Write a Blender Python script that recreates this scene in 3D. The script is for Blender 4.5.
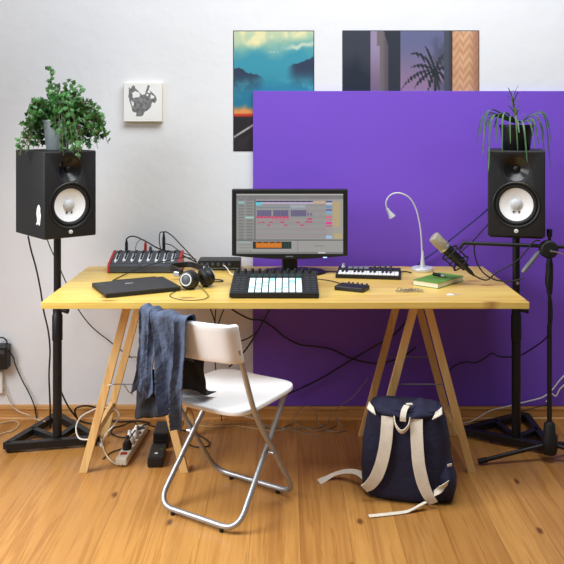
import bpy, bmesh, math, random
from mathutils import Vector, Matrix, noise, Quaternion

for o in list(bpy.data.objects):
    bpy.data.objects.remove(o, do_unlink=True)
SC = bpy.context.scene
COL = SC.collection
R = math.radians
PI = math.pi

# ------------------------------------------------------------------ camera
EYE = 1.56
FPX = 825.0
VX, VY = 286.6, 116.5
cam = bpy.data.cameras.new('camera')
cam_o = bpy.data.objects.new('camera', cam)
COL.objects.link(cam_o)
cam_o.location = (0, 0, EYE)
cam_o.rotation_euler = (R(90), 0, 0)
cam.sensor_width = 36.0
cam.lens = FPX / 564 * 36.0
cam.shift_x = -(VX - 282) / 564
cam.shift_y = -(282 - VY) / 564
cam.clip_start = 0.05
SC.camera = cam_o

# ------------------------------------------------------------------ light
SC.view_settings.view_transform = 'Standard'
SC.view_settings.look = 'None'
SC.view_settings.gamma = 1.0
SC.view_settings.use_curve_mapping = False
SC.view_settings.exposure = 0.0

world = bpy.data.worlds.new('daylight')
SC.world = world
world.use_nodes = True
bg = world.node_tree.nodes['Background']
bg.inputs[0].default_value = (0.93, 0.96, 1.0, 1)
bg.inputs[1].default_value = 0.15


def area_light(name, loc, target, sx, sy, power, col=(1, 1, 1), spread=180):
    l = bpy.data.lights.new(name, 'AREA')
    l.shape = 'RECTANGLE'
    l.size, l.size_y = sx, sy
    l.energy = power
    l.color = col
    l.spread = R(spread)
    o = bpy.data.objects.new(name, l)
    COL.objects.link(o)
    o.location = loc
    d = Vector(target) - Vector(loc)
    o.rotation_euler = d.to_track_quat('-Z', 'Y').to_euler()
    return o


area_light('assumed_window_light', (-2.1, 2.6, 1.75), (-.45, 2.95, 0.05), 1.2, 1.4, 37, (0.97, 0.985, 1.0), 110)  # added area light for an assumed, unseen window on the left; none is modelled
area_light('overhead_area_light', (0.4, 2.75, 3.75), (0.4, 3.8, 0.7), 3.4, 1.2, 121, (0.945, 0.975, 1.0))  # broad area light added overhead for soft light from above; no roof opening built


# ------------------------------------------------------------------ helpers
def lin(v):
    v /= 255.0
    return v / 12.92 if v <= 0.04045 else ((v + 0.055) / 1.055) ** 2.4


def rgb(r, g, b):
    return (lin(r), lin(g), lin(b), 1.0)


def at(px, py, Y):
    """point of the place seen along a line of sight, at distance Y from the camera wall"""
    return Vector(((px - VX) * Y / FPX, Y, EYE - (py - VY) * Y / FPX))


def on(px, py, z):
    """point on the level plane at height z"""
    Y = FPX * (EYE - z) / (py - VY)
    return at(px, py, Y)


class MB:
    def __init__(s):
        s.bm = bmesh.new()

    def _xf(s, vs, m):
        if m is not None:
            for v in vs:
                v.co = m @ v.co

    def box(s, c, size, m=None):
        g = bmesh.ops.create_cube(s.bm, size=1.0)['verts']
        for v in g:
            v.co = Vector((v.co.x * size[0] + c[0], v.co.y * size[1] + c[1], v.co.z * size[2] + c[2]))
        s._xf(g, m)
        return s

    def bar(s, p0, p1, w, h, up=(0, 0, 1)):
        p0, p1 = Vector(p0), Vector(p1)
        d = p1 - p0
        x = d.normalized()
        u = Vector(up)
        y = u.cross(x)
        if y.length < 1e-4:
            y = Vector((0, 1, 0)).cross(x)
        y.normalize()
        z = x.cross(y)
        m = Matrix((x, y, z)).transposed().to_4x4()
        m.translation = (p0 + p1) / 2
        s.box((0, 0, 0), (d.length, w, h), m)
        return s

    def lathe(s, prof, m=None, seg=32, cap=True):
        """prof: (radius, z) pairs turned about local z"""
        rings = []
        new = []
        for r, z in prof:
            if r < 1e-6:
                v = s.bm.verts.new((0, 0, z))
                rings.append([v]); new.append(v)
            else:
                ring = [s.bm.verts.new((r * math.cos(2 * PI * i / seg), r * math.sin(2 * PI * i / seg), z)) for i in range(seg)]
                rings.append(ring); new += ring
        for a, b in zip(rings, rings[1:]):
            for i in range(seg):
                j = (i + 1) % seg
                if len(a) == 1 and len(b) == 1:
                    continue
                if len(a) == 1:
                    s.bm.faces.new((a[0], b[i], b[j]))
                elif len(b) == 1:
                    s.bm.faces.new((a[i], b[0], a[j]))
                else:
                    s.bm.faces.new((a[i], b[i], b[j], a[j]))
        if cap:
            for ring in (rings[0], rings[-1]):
                if len(ring) > 1:
                    s.bm.faces.new(ring)
        s._xf(new, m)
        return s

    def cyl(s, p0, p1, r0, r1=None, seg=20):
        p0, p1 = Vector(p0), Vector(p1)
        d = p1 - p0
        m = d.to_track_quat('Z', 'Y').to_matrix().to_4x4()
        m.translation = p0
        return s.lathe([(r0, 0), (r0 if r1 is None else r1, d.length)], m, seg)

    def ball(s, c, r, seg=16, sc=(1, 1, 1)):
        g = bmesh.ops.create_uvsphere(s.bm, u_segments=seg, v_segments=max(6, seg // 2), radius=r)['verts']
        for v in g:
            v.co = Vector((v.co.x * sc[0] + c[0], v.co.y * sc[1] + c[1], v.co.z * sc[2] + c[2]))
        return s

    def tube(s, pts, r, seg=8, closed=False):
        pts = [Vector(p) for p in pts]
        n = len(pts)
        rs = r if isinstance(r, (list, tuple)) else [r] * n
        tang = []
        for i in range(n):
            a = pts[(i - 1) % n] if (closed or i > 0) else pts[i]
            b = pts[(i + 1) % n] if (closed or i < n - 1) else pts[i]
            t = b - a
            tang.append(t.normalized() if t.length > 1e-9 else Vector((0, 0, 1)))
        u = tang[0].orthogonal().normalized()
        rings = []
        for i in range(n):
            if i:
                q = tang[i - 1].rotation_difference(tang[i])
                u = q @ u
            u = (u - tang[i] * u.dot(tang[i])).normalized()
            w = tang[i].cross(u)
            rings.append([s.bm.verts.new(pts[i] + (u * math.cos(2 * PI * k / seg) + w * math.sin(2 * PI * k / seg)) * rs[i]) for k in range(seg)])
        pairs = list(zip(rings, rings[1:]))
        for a, b in pairs:
            for k in range(seg):
                j = (k + 1) % seg
                s.bm.faces.new((a[k], a[j], b[j], b[k]))
        if closed:
            a, b = rings[-1], rings[0]
            off = min(range(seg), key=lambda o: (a[0].co - b[o].co).length)
            for k in range(seg):
                j = (k + 1) % seg
                s.bm.faces.new((a[k], a[j], b[(j + off) % seg], b[(k + off) % seg]))
        else:
            s.bm.faces.new(list(reversed(rings[0])))
            s.bm.faces.new(rings[-1])
        return s

    def prism(s, poly, z0, z1, m=None):
        """poly: xy outline, extruded in local z"""
        a = [s.bm.verts.new((x, y, z0)) for x, y in poly]
        b = [s.bm.verts.new((x, y, z1)) for x, y in poly]
        n = len(poly)
        s.bm.faces.new(list(reversed(a)))
        s.bm.faces.new(b)
        for i in range(n):
            j = (i + 1) % n
            s.bm.faces.new((a[i], a[j], b[j], b[i]))
        s._xf(a + b, m)
        return s

    def ribbon(s, pts, side, width, thick=0.003):
        """flat strap along pts; side = sideways vectors (one, or one per point)"""
        pts = [Vector(p) for p in pts]
        n = len(pts)
        sides = [Vector(x) for x in side] if isinstance(side, list) else [Vector(side)] * n
        ws = width if isinstance(width, (list, tuple)) else [width] * n
        rows = []
        for i in range(n):
            t = (pts[min(i + 1, n - 1)] - pts[max(i - 1, 0)]).normalized()
            sd = sides[i] - t * sides[i].dot(t)
            sd.normalize()
            nn = t.cross(sd)
            h = sd * ws[i] / 2
            k = nn * thick / 2
            rows.append([s.bm.verts.new(pts[i] + x) for x in (-h - k, h - k, h + k, -h + k)])
        for a, b in zip(rows, rows[1:]):
            for i in range(4):
                j = (i + 1) % 4
                s.bm.faces.new((a[i], a[j], b[j], b[i]))
        s.bm.faces.new(list(reversed(rows[0])))
        s.bm.faces.new(rows[-1])
        return s

    def grid(s, fn, nu, nv):
        vs = [[s.bm.verts.new(fn(i / nu, j / nv)) for i in range(nu + 1)] for j in range(nv + 1)]
        for j in range(nv):
            for i in range(nu):
                s.bm.faces.new((vs[j][i], vs[j][i + 1], vs[j + 1][i + 1], vs[j + 1][i]))
        return s

    def build(s, name, mat, parent=None, world=False, bevel=0.0, smooth=False, segs=2, subsurf=0, solid=0.0, origin=None):
        bm = s.bm
        if world and parent is not None:
            inv = (Matrix.Translation(parent.location) @ parent.rotation_euler.to_matrix().to_4x4()).inverted()
            p = parent.parent
            if p is not None:
                inv = inv @ (Matrix.Translation(p.location) @ p.rotation_euler.to_matrix().to_4x4()).inverted()
            bmesh.ops.transform(bm, matrix=inv, verts=bm.verts)
        if origin is not None:
            bmesh.ops.translate(bm, vec=-Vector(origin), verts=bm.verts)
        bmesh.ops.recalc_face_normals(bm, faces=bm.faces)
        me = bpy.data.meshes.new(name)
        bm.to_mesh(me)
        bm.free()
        if smooth:
            for p in me.polygons:
                p.use_smooth = True
            try:
                me.set_sharp_from_angle(angle=R(40))
            except Exception:
                pass
        me.materials.append(mat)
        o = bpy.data.objects.new(name, me)
        COL.objects.link(o)
        if origin is not None:
            o.location = origin
        if parent is not None:
            o.parent = parent
        if solid:
            md = o.modifiers.new('thickness', 'SOLIDIFY'); md.thickness = solid; md.offset = 0
        if bevel:
            md = o.modifiers.new('bevel', 'BEVEL'); md.width = bevel; md.segments = segs; md.limit_method = 'ANGLE'; md.angle_limit = R(40)
        if subsurf:
            md = o.modifiers.new('subdivision', 'SUBSURF'); md.levels = subsurf; md.render_levels = subsurf
        return o


def thing(name, label, cat, loc=(0, 0, 0), rotz=0.0, group=None):
    o = bpy.data.objects.new(name, None)
    o.empty_display_size = 0.05
    COL.objects.link(o)
    o.location = loc
    o.rotation_euler = (0, 0, rotz)
    return tag(o, label, cat, group)


def tag(o, label, cat, group=None):
    o['label'] = label
    o['category'] = cat
    if group:
        o['group'] = group
    return o


def structure(o):
    o['kind'] = 'structure'
    return o


def dup(o, parent):
    c = o.copy()
    COL.objects.link(c)
    c.parent = parent
    return c


def curve(pts, n=8, closed=False):
    """Catmull-Rom through the points"""
    P = [Vector(p) for p in pts]
    if closed:
        idx = range(len(P))
    else:
        idx = range(len(P) - 1)
    out = []
    m = len(P)
    for i in idx:
        if closed:
            p0, p1, p2, p3 = P[i - 1], P[i], P[(i + 1) % m], P[(i + 2) % m]
        else:
            p1, p2 = P[i], P[i + 1]
            p0 = P[i - 1] if i > 0 else p1 * 2 - p2
            p3 = P[i + 2] if i + 2 < m else p2 * 2 - p1
        for k in range(n):
            t = k / n
            out.append(0.5 * ((2 * p1) + (p2 - p0) * t + (2 * p0 - 5 * p1 + 4 * p2 - p3) * t * t + (3 * p1 - p0 - 3 * p2 + p3) * t ** 3))
    if not closed:
        out.append(P[-1])
    return out


def fillet(pts, r, n=6):
    P = [Vector(p) for p in pts]
    out = [P[0]]
    for a, b, c in zip(P, P[1:], P[2:]):
        d1, d2 = (a - b), (c - b)
        k = min(r, d1.length * .49, d2.length * .49)
        s, e = b + d1.normalized() * k, b + d2.normalized() * k
        for i in range(n + 1):
            t = i / n
            out.append((1 - t) ** 2 * s + 2 * t * (1 - t) * b + t * t * e)
    out.append(P[-1])
    return out


def cut(o, cutter):
    """carve a recess into a part and keep only the carved mesh"""
    me = bpy.data.meshes.new('recess')
    bmesh.ops.recalc_face_normals(cutter.bm, faces=cutter.bm.faces)
    cutter.bm.to_mesh(me)
    cutter.bm.free()
    c = bpy.data.objects.new('recess', me)
    COL.objects.link(c)
    c.parent = o.parent
    c.matrix_basis = o.matrix_basis
    md = o.modifiers.new('recess', 'BOOLEAN')
    md.object = c
    md.operation = 'DIFFERENCE'
    md.solver = 'EXACT'
    bpy.context.view_layer.update()
    dg = bpy.context.evaluated_depsgraph_get()
    new = bpy.data.meshes.new_from_object(o.evaluated_get(dg))
    o.modifiers.clear()
    old = o.data
    o.data = new
    new.name = o.name
    bpy.data.meshes.remove(old)
    bpy.data.objects.remove(c, do_unlink=True)
    bpy.data.meshes.remove(me)
    return o


# ------------------------------------------------------------------ materials
def new_mat(name):
    m = bpy.data.materials.new(name)
    m.use_nodes = True
    nt = m.node_tree
    return m, nt, nt.nodes['Principled BSDF']


def N(nt, typ, **kw):
    n = nt.nodes.new(typ)
    for k, v in kw.items():
        setattr(n, k, v)
    return n


def plain(name, col, rough=0.5, metal=0.0, var=0.08, scale=25.0, bump=0.0, bscale=200.0, spec=None, stretch=None):
    """one colour with a fine procedural variation and an optional bump"""
    m, nt, p = new_mat(name)
    tc = N(nt, 'ShaderNodeTexCoord')
    src = tc.outputs['Object']
    if stretch:
        mp = N(nt, 'ShaderNodeMapping')
        mp.inputs['Scale'].default_value = stretch
        nt.links.new(src, mp.inputs[0])
        src = mp.outputs[0]
    nz = N(nt, 'ShaderNodeTexNoise')
    nz.inputs['Scale'].default_value = scale
    nz.inputs['Detail'].default_value = 4
    nt.links.new(src, nz.inputs['Vector'])
    cr = N(nt, 'ShaderNodeValToRGB')
    cr.color_ramp.elements[0].position = 0.3
    cr.color_ramp.elements[1].position = 0.7
    cr.color_ramp.elements[0].color = tuple(c * (1 - var) for c in col[:3]) + (1,)
    cr.color_ramp.elements[1].color = tuple(min(1, c * (1 + var)) for c in col[:3]) + (1,)
    nt.links.new(nz.outputs[0], cr.inputs[0])
    nt.links.new(cr.outputs[0], p.inputs['Base Color'])
    p.inputs['Roughness'].default_value = rough
    p.inputs['Metallic'].default_value = metal
    if spec is not None:
        p.inputs['Specular IOR Level'].default_value = spec
    if bump:
        n2 = N(nt, 'ShaderNodeTexNoise')
        n2.inputs['Scale'].default_value = bscale
        n2.inputs['Detail'].default_value = 3
        nt.links.new(src, n2.inputs['Vector'])
        b = N(nt, 'ShaderNodeBump')
        b.inputs['Strength'].default_value = bump
        b.inputs['Distance'].default_value = 0.01
        nt.links.new(n2.outputs[0], b.inputs['Height'])
        nt.links.new(b.outputs[0], p.inputs['Normal'])
    return m


def wood(name, light, mid, dark, axis, plank, offset, seam, seam_w, rough, knots=1.0, spread=0.35, cross='auto', knot_col=None, grain=30, ksize=0.10, kscale=7.0, stretch=0.09):
    """planks along an axis: per-plank tint, stretched grain, knots, dark seams"""
    m, nt, p = new_mat(name)
    L = nt.links.new
    tc = N(nt, 'ShaderNodeTexCoord')
    sep = N(nt, 'ShaderNodeSeparateXYZ')
    L(tc.outputs['Object'], sep.inputs[0])
    names = 'XYZ'
    ci = cross if cross != 'auto' else (1 if axis == 0 else 0)
    sub = N(nt, 'ShaderNodeMath', operation='SUBTRACT'); sub.inputs[1].default_value = offset
    L(sep.outputs[names[ci]], sub.inputs[0])
    dv = N(nt, 'ShaderNodeMath', operation='DIVIDE'); dv.inputs[1].default_value = plank
    L(sub.outputs[0], dv.inputs[0])
    fl = N(nt, 'ShaderNodeMath', operation='FLOOR'); L(dv.outputs[0], fl.inputs[0])
    fr = N(nt, 'ShaderNodeMath', operation='FRACT'); L(dv.outputs[0], fr.inputs[0])
    wn = N(nt, 'ShaderNodeTexWhiteNoise', noise_dimensions='1D'); L(fl.outputs[0], wn.inputs['W'])
    # shift each plank along its own grain
    sh = N(nt, 'ShaderNodeVectorMath', operation='SCALE'); sh.inputs['Scale'].default_value = 7.0
    L(wn.outputs['Color'], sh.inputs[0])
    ad = N(nt, 'ShaderNodeVectorMath', operation='ADD'); L(tc.outputs['Object'], ad.inputs[0]); L(sh.outputs[0], ad.inputs[1])
    mp = N(nt, 'ShaderNodeMapping')
    sc = [1.0, 1.0, 1.0]; sc[axis] = stretch
    mp.inputs['Scale'].default_value = sc
    L(ad.outputs[0], mp.inputs[0])
    g = N(nt, 'ShaderNodeTexNoise'); g.inputs['Scale'].default_value = grain; g.inputs['Detail'].default_value = 6; g.inputs['Roughness'].default_value = 0.62
    g.inputs['Distortion'].default_value = 0.4
    L(mp.outputs[0], g.inputs['Vector'])
    cr = N(nt, 'ShaderNodeValToRGB')
    e = cr.color_ramp.elements
    e[0].position, e[0].color = 0.30, mid
    e[1].position, e[1].color = 0.52, light
    x = e.new(0.60); x.color = mid
    x = e.new(0.70); x.color = light
    L(g.outputs[0], cr.inputs[0])
    # per plank tint
    mr = N(nt, 'ShaderNodeMapRange'); mr.inputs['To Min'].default_value = 0.0; mr.inputs['To Max'].default_value = spread
    L(wn.outputs['Value'], mr.inputs['Value'])
    mx = N(nt, 'ShaderNodeMix', data_type='RGBA'); mx.inputs['B'].default_value = dark
    L(mr.outputs[0], mx.inputs['Factor']); L(cr.outputs[0], mx.inputs['A'])
    # broad streaks
    g2 = N(nt, 'ShaderNodeTexNoise'); g2.inputs['Scale'].default_value = 6; g2.inputs['Detail'].default_value = 3
    L(mp.outputs[0], g2.inputs['Vector'])
    r2 = N(nt, 'ShaderNodeMapRange'); r2.inputs['From Min'].default_value = 0.52; r2.inputs['From Max'].default_value = 0.75; r2.inputs['To Max'].default_value = 0.55
    L(g2.outputs[0], r2.inputs['Value'])
    mx2 = N(nt, 'ShaderNodeMix', data_type='RGBA'); mx2.inputs['B'].default_value = dark
    L(r2.outputs[0], mx2.inputs['Factor']); L(mx.outputs['Result'], mx2.inputs['A'])
    # knots
    mk = N(nt, 'ShaderNodeMapping'); sk = [1.0, 1.0, 1.0]; sk[axis] = 0.45
    mk.inputs['Scale'].default_value = sk
    L(ad.outputs[0], mk.inputs[0])
    kn = N(nt, 'ShaderNodeTexNoise'); kn.inputs['Scale'].default_value = 40
    L(ad.outputs[0], kn.inputs['Vector'])
    ks = N(nt, 'ShaderNodeVectorMath', operation='SCALE'); ks.inputs['Scale'].default_value = 0.012
    L(kn.outputs['Color'], ks.inputs[0])
    ka = N(nt, 'ShaderNodeVectorMath', operation='ADD'); L(mk.outputs[0], ka.inputs[0]); L(ks.outputs[0], ka.inputs[1])
    vo = N(nt, 'ShaderNodeTexVoronoi', voronoi_dimensions='2D'); vo.inputs['Scale'].default_value = kscale; vo.inputs['Randomness'].default_value = 1.0
    L(ka.outputs[0], vo.inputs['Vector'])
    rk = N(nt, 'ShaderNodeMapRange'); rk.inputs['From Min'].default_value = ksize; rk.inputs['From Max'].default_value = ksize * 0.35; rk.inputs['To Max'].default_value = 0.85
    L(vo.outputs['Distance'], rk.inputs['Value'])
    kc = N(nt, 'ShaderNodeSeparateColor'); L(vo.outputs['Color'], kc.inputs[0])
    gt = N(nt, 'ShaderNodeMath', operation='GREATER_THAN'); gt.inputs[1].default_value = 1.0 - 0.35 * knots
    L(kc.outputs[0], gt.inputs[0])
    mu = N(nt, 'ShaderNodeMath', operation='MULTIPLY'); L(rk.outputs[0], mu.inputs[0]); L(gt.outputs[0], mu.inputs[1])
    mx3 = N(nt, 'ShaderNodeMix', data_type='RGBA'); mx3.inputs['B'].default_value = knot_col or tuple(c * 0.3 for c in dark[:3]) + (1,)
    L(mu.outputs[0], mx3.inputs['Factor']); L(mx2.outputs['Result'], mx3.inputs['A'])
    # seams
    pp = N(nt, 'ShaderNodeMath', operation='PINGPONG'); pp.inputs[1].default_value = 0.5
    L(dv.outputs[0], pp.inputs[0])
    rs = N(nt, 'ShaderNodeMapRange'); rs.inputs['From Min'].default_value = seam_w; rs.inputs['From Max'].default_value = seam_w * 0.4
    rs.inputs['To Max'].default_value = seam
    L(pp.outputs[0], rs.inputs['Value'])
    mx4 = N(nt, 'ShaderNodeMix', data_type='RGBA'); mx4.inputs['B'].default_value = tuple(c * 0.25 for c in dark[:3]) + (1,)
    L(rs.outputs[0], mx4.inputs['Factor']); L(mx3.outputs['Result'], mx4.inputs['A'])
    L(mx4.outputs['Result'], p.inputs['Base Color'])
    p.inputs['Roughness'].default_value = rough
    b = N(nt, 'ShaderNodeBump'); b.inputs['Strength'].default_value = 0.08; b.inputs['Distance'].default_value = 0.004
    L(g.outputs[0], b.inputs['Height']); L(b.outputs[0], p.inputs['Normal'])
    return m


def picture(name, emit=0.0, rough=0.5):
    """printed or displayed picture: colours come with the mesh"""
    m, nt, p = new_mat(name)
    a = N(nt, 'ShaderNodeAttribute'); a.attribute_name = 'ink'
    if emit:
        p.inputs['Base Color'].default_value = (0.01, 0.01, 0.01, 1)
        nt.links.new(a.outputs['Color'], p.inputs['Emission Color'])
        p.inputs['Emission Strength'].default_value = emit
    else:
        nt.links.new(a.outputs['Color'], p.inputs['Base Color'])
    p.inputs['Roughness'].default_value = rough
    return m


def glow(name, col, strength, base=None):
    m, nt, p = new_mat(name)
    p.inputs['Base Color'].default_value = base or col
    p.inputs['Emission Color'].default_value = col
    p.inputs['Emission Strength'].default_value = strength
    p.inputs['Roughness'].default_value = 0.5
    return m


MT = {}
MT['wall'] = plain('white_painted_plaster', rgb(231, 233, 237), 0.85, var=0.02, scale=3, bump=0.22, bscale=14)
MT['floor'] = wood('pine_floorboards', rgb(196, 143, 76), rgb(170, 117, 55), rgb(124, 74, 30), 1, 0.185, 0.05, 0.5, 0.008, 0.33, 0.8, 0.4, knot_col=rgb(84, 44, 20), grain=30, ksize=0.095, kscale=6.0, stretch=0.035)
MT['skirting'] = wood('pine_skirting', rgb(214, 160, 96), rgb(196, 138, 76), rgb(160, 100, 46), 0, 3.0, -1.0, 0.0, 0.001, 0.45, 0.3, 0.2, cross=1)
MT['desk'] = wood('pale_pine_tabletop', rgb(230, 199, 108), rgb(210, 168, 74), rgb(178, 126, 48), 0, 0.13, 3.39, 0.12, 0.006, 0.36, 0.75, 0.25, knot_col=rgb(140, 84, 40), grain=32, ksize=0.14, kscale=6.5, stretch=0.035)
MT['trestle'] = wood('pine_batten', rgb(240, 204, 142), rgb(226, 182, 114), rgb(198, 148, 84), 2, 0.2, 0.03, 0.0, 0.001, 0.5, 0.0, 0.3, cross=0)
MT['purple'] = plain('purple_paint', rgb(121, 78, 208), 0.6, var=0.015, scale=4)
MT['black'] = plain('black_plastic', rgb(19, 19, 21), 0.45, var=0.1)
MT['cab'] = plain('black_vinyl_cabinet', rgb(20, 20, 22), 0.6, var=0.1, scale=60, bump=0.05, bscale=500)
MT['horn'] = plain('satin_black_horn', rgb(16, 16, 18), 0.3, var=0.1)
MT['rubber'] = plain('black_rubber', rgb(18, 18, 19), 0.6, var=0.1)
MT['steel_black'] = plain('black_powder_coated_steel', rgb(26, 27, 30), 0.42, 0.2, var=0.1, bump=0.05, bscale=400)
MT['cone'] = plain('white_paper_cone', rgb(250, 251, 252), 0.9, var=0.02)
MT['cap'] = plain('grey_white_dust_cap', rgb(206, 208, 212), 0.45, var=0.02)
MT['white'] = plain('white_plastic', rgb(238, 238, 236), 0.4, var=0.02)
MT['offwhite'] = plain('cream_plastic', rgb(226, 220, 204), 0.45, var=0.03)
MT['silver'] = plain('brushed_silver', rgb(196, 198, 202), 0.32, 0.85, var=0.06, scale=80)
MT['silverpaint'] = plain('silver_paint', rgb(206, 207, 212), 0.4, 0.25, var=0.03)
MT['chrome'] = plain('chrome', rgb(225, 225, 228), 0.15, 1.0, var=0.02)
MT['tube'] = plain('aluminium_tube', rgb(170, 172, 176), 0.42, 0.7, var=0.05, scale=60)
MT['seat'] = plain('white_moulded_seat', rgb(247, 248, 249), 0.42, var=0.015)
MT['dark_grey'] = plain('anthracite_plastic', rgb(62, 66, 74), 0.45, var=0.08)
MT['mid_grey'] = plain('mid_grey_plastic', rgb(120, 124, 130), 0.45, var=0.05)
MT['light_grey'] = plain('light_grey_plastic', rgb(190, 193, 197), 0.45, var=0.04)
MT['red'] = plain('red_plastic', rgb(176, 40, 34), 0.4, var=0.05)
MT['laptop'] = plain('matt_black_lid', rgb(38, 38, 42), 0.5, var=0.06, bump=0.02, bscale=600)
MT['green'] = plain('green_cloth_cover', rgb(92, 138, 44), 0.65, var=0.08, bump=0.1, bscale=500)
MT['paper'] = plain('cream_paper', rgb(238, 230, 206), 0.8, var=0.06, scale=40, stretch=(1, 1, 30))
MT['navy'] = plain('navy_canvas', rgb(28, 29, 58), 0.85, var=0.16, scale=30, bump=0.35, bscale=60)
MT['strap'] = plain('off_white_webbing', rgb(226, 217, 200), 0.85, var=0.06, scale=40, bump=0.25, bscale=300)
MT['denim'] = plain('washed_blue_cotton', rgb(74, 85, 108), 0.9, var=0.25, scale=26, bump=0.6, bscale=60)
MT['lining'] = plain('black_cotton', rgb(24, 25, 32), 0.9, var=0.15, scale=20, bump=0.3, bscale=45)
MT['leaf'] = plain('ivy_leaf', rgb(58, 108, 48), 0.45, var=0.8, scale=22)
MT['stem'] = plain('green_brown_stem', rgb(96, 100, 56), 0.6, var=0.15)
MT['blade'] = plain('narrow_green_leaf', rgb(66, 102, 58), 0.45, var=0.45, scale=16)
MT['pot_grey'] = plain('zinc_grey_pot', rgb(178, 190, 194), 0.45, 0.2, var=0.06)
MT['soil'] = plain('potting_soil', rgb(50, 36, 26), 0.95, var=0.3, scale=60, bump=0.6, bscale=120)
MT['cable'] = plain('black_cable', rgb(20, 20, 22), 0.5, var=0.08)
MT['cable_blue'] = plain('dark_blue_cable', rgb(34, 44, 110), 0.5, var=0.08)
MT['cable_white'] = plain('white_cable', rgb(226, 224, 216), 0.5, var=0.04)
MT['cable_tan'] = plain('aged_beige_cable', rgb(196, 178, 148), 0.55, var=0.05)
MT['cable_grey'] = plain('grey_cable', rgb(142, 132, 112), 0.5, var=0.05)
MT['grille'] = plain('champagne_mesh_grille', rgb(190, 180, 164), 0.45, 0.6, var=0.25, scale=400, bump=0.5, bscale=700)
MT['canvas_side'] = plain('raw_canvas_edge', rgb(232, 222, 200), 0.8, var=0.04)
MT['ink'] = picture('printed_picture', 0, 0.45)
MT['ink_matt'] = picture('drawn_picture', 0, 0.8)
MT['display'] = picture('lit_screen', 0.82)
MT['pad_white'] = glow('lit_white_pad', rgb(222, 246, 250), 0.6, rgb(200, 220, 222))
MT['pad_cyan'] = glow('lit_cyan_pad', rgb(130, 214, 218), 0.6, rgb(150, 200, 205))
MT['led'] = glow('white_led', rgb(225, 235, 255), 2.0)
MT['led_blue'] = glow('blue_led', rgb(150, 180, 255), 2.0)
MT['teal_glow'] = glow('dim_teal_display', rgb(50, 140, 140), 0.5, rgb(20, 30, 32))
MT['badge'] = plain('pale_badge', rgb(232, 232, 230), 0.4, var=0.02)


def add_ink(o, cols):
    ca = o.data.color_attributes.new('ink', 'FLOAT_COLOR', 'POINT')
    for i, c in enumerate(cols):
        ca.data[i].color = c


def printed(name, mat, parent, w, h, nx, ny, fn, m):
    """flat picture w x h in local xz, facing -y; fn(u, v) with v down from the top gives an sRGB colour"""
    mb = MB()
    mb.grid(lambda u, v: m @ Vector(((u - .5) * w, 0, (.5 - v) * h)), nx, ny)
    cols = []
    for j in range(ny + 1):
        for i in range(nx + 1):
            c = fn(i / nx, j / ny)
            cols.append(rgb(*[max(0, min(255, x)) for x in c]))
    o = mb.build(name, mat, parent)
    add_ink(o, cols)
    return o


def mix(a, b, t):
    t = max(0.0, min(1.0, t))
    return tuple(x + (y - x) * t for x, y in zip(a, b))


def sstep(a, b, x):
    t = max(0.0, min(1.0, (x - a) / (b - a)))
    return t * t * (3 - 2 * t)


# ------------------------------------------------------------------ setting
WALL = 4.26
mb = MB().box((0, 2.0, -0.05), (5.6, 4.6, 0.1))
structure(mb.build('floor', MT['floor']))
mb = MB().box((0, WALL + 0.05, 1.5), (5.6, 0.1, 3.2))
structure(mb.build('wall_back', MT['wall']))
mb = MB()
prof = [(0, 0), (-0.026, 0), (-0.026, 0.008), (-0.020, 0.014), (-0.020, 0.048), (-0.024, 0.056), (-0.021, 0.070), (0, 0.073)]
# extrude the moulding profile along x
a = [mb.bm.verts.new((-2.8, WALL + y, z)) for y, z in prof]
b = [mb.bm.verts.new((2.8, WALL + y, z)) for y, z in prof]
for i in range(len(prof)):
    j = (i + 1) % len(prof)
    mb.bm.faces.new((a[i], a[j], b[j], b[i]))
mb.bm.faces.new(a); mb.bm.faces.new(list(reversed(b)))
structure(mb.build('baseboard_back', MT['skirting']))

# purple panel standing on the moulding
px0 = (253 - VX) * 4.237 / FPX
pt = EYE - (91 - VY) * 4.237 / FPX
o = MB().box(((px0 + 1.9) / 2, 4.2465, (0.0735 + pt) / 2), (1.9 - px0, 0.017, pt - 0.0735)).build('backdrop_panel', MT['purple'], bevel=0.001)
tag(o, 'large plain purple backdrop panel standing on the skirting behind the desk', 'backdrop')


# ------------------------------------------------------------------ pictures on the wall
def fbm(x, y, s=0.0):
    return noise.fractal(Vector((x, y, s)), 1.0, 2.0, 4)


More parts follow.
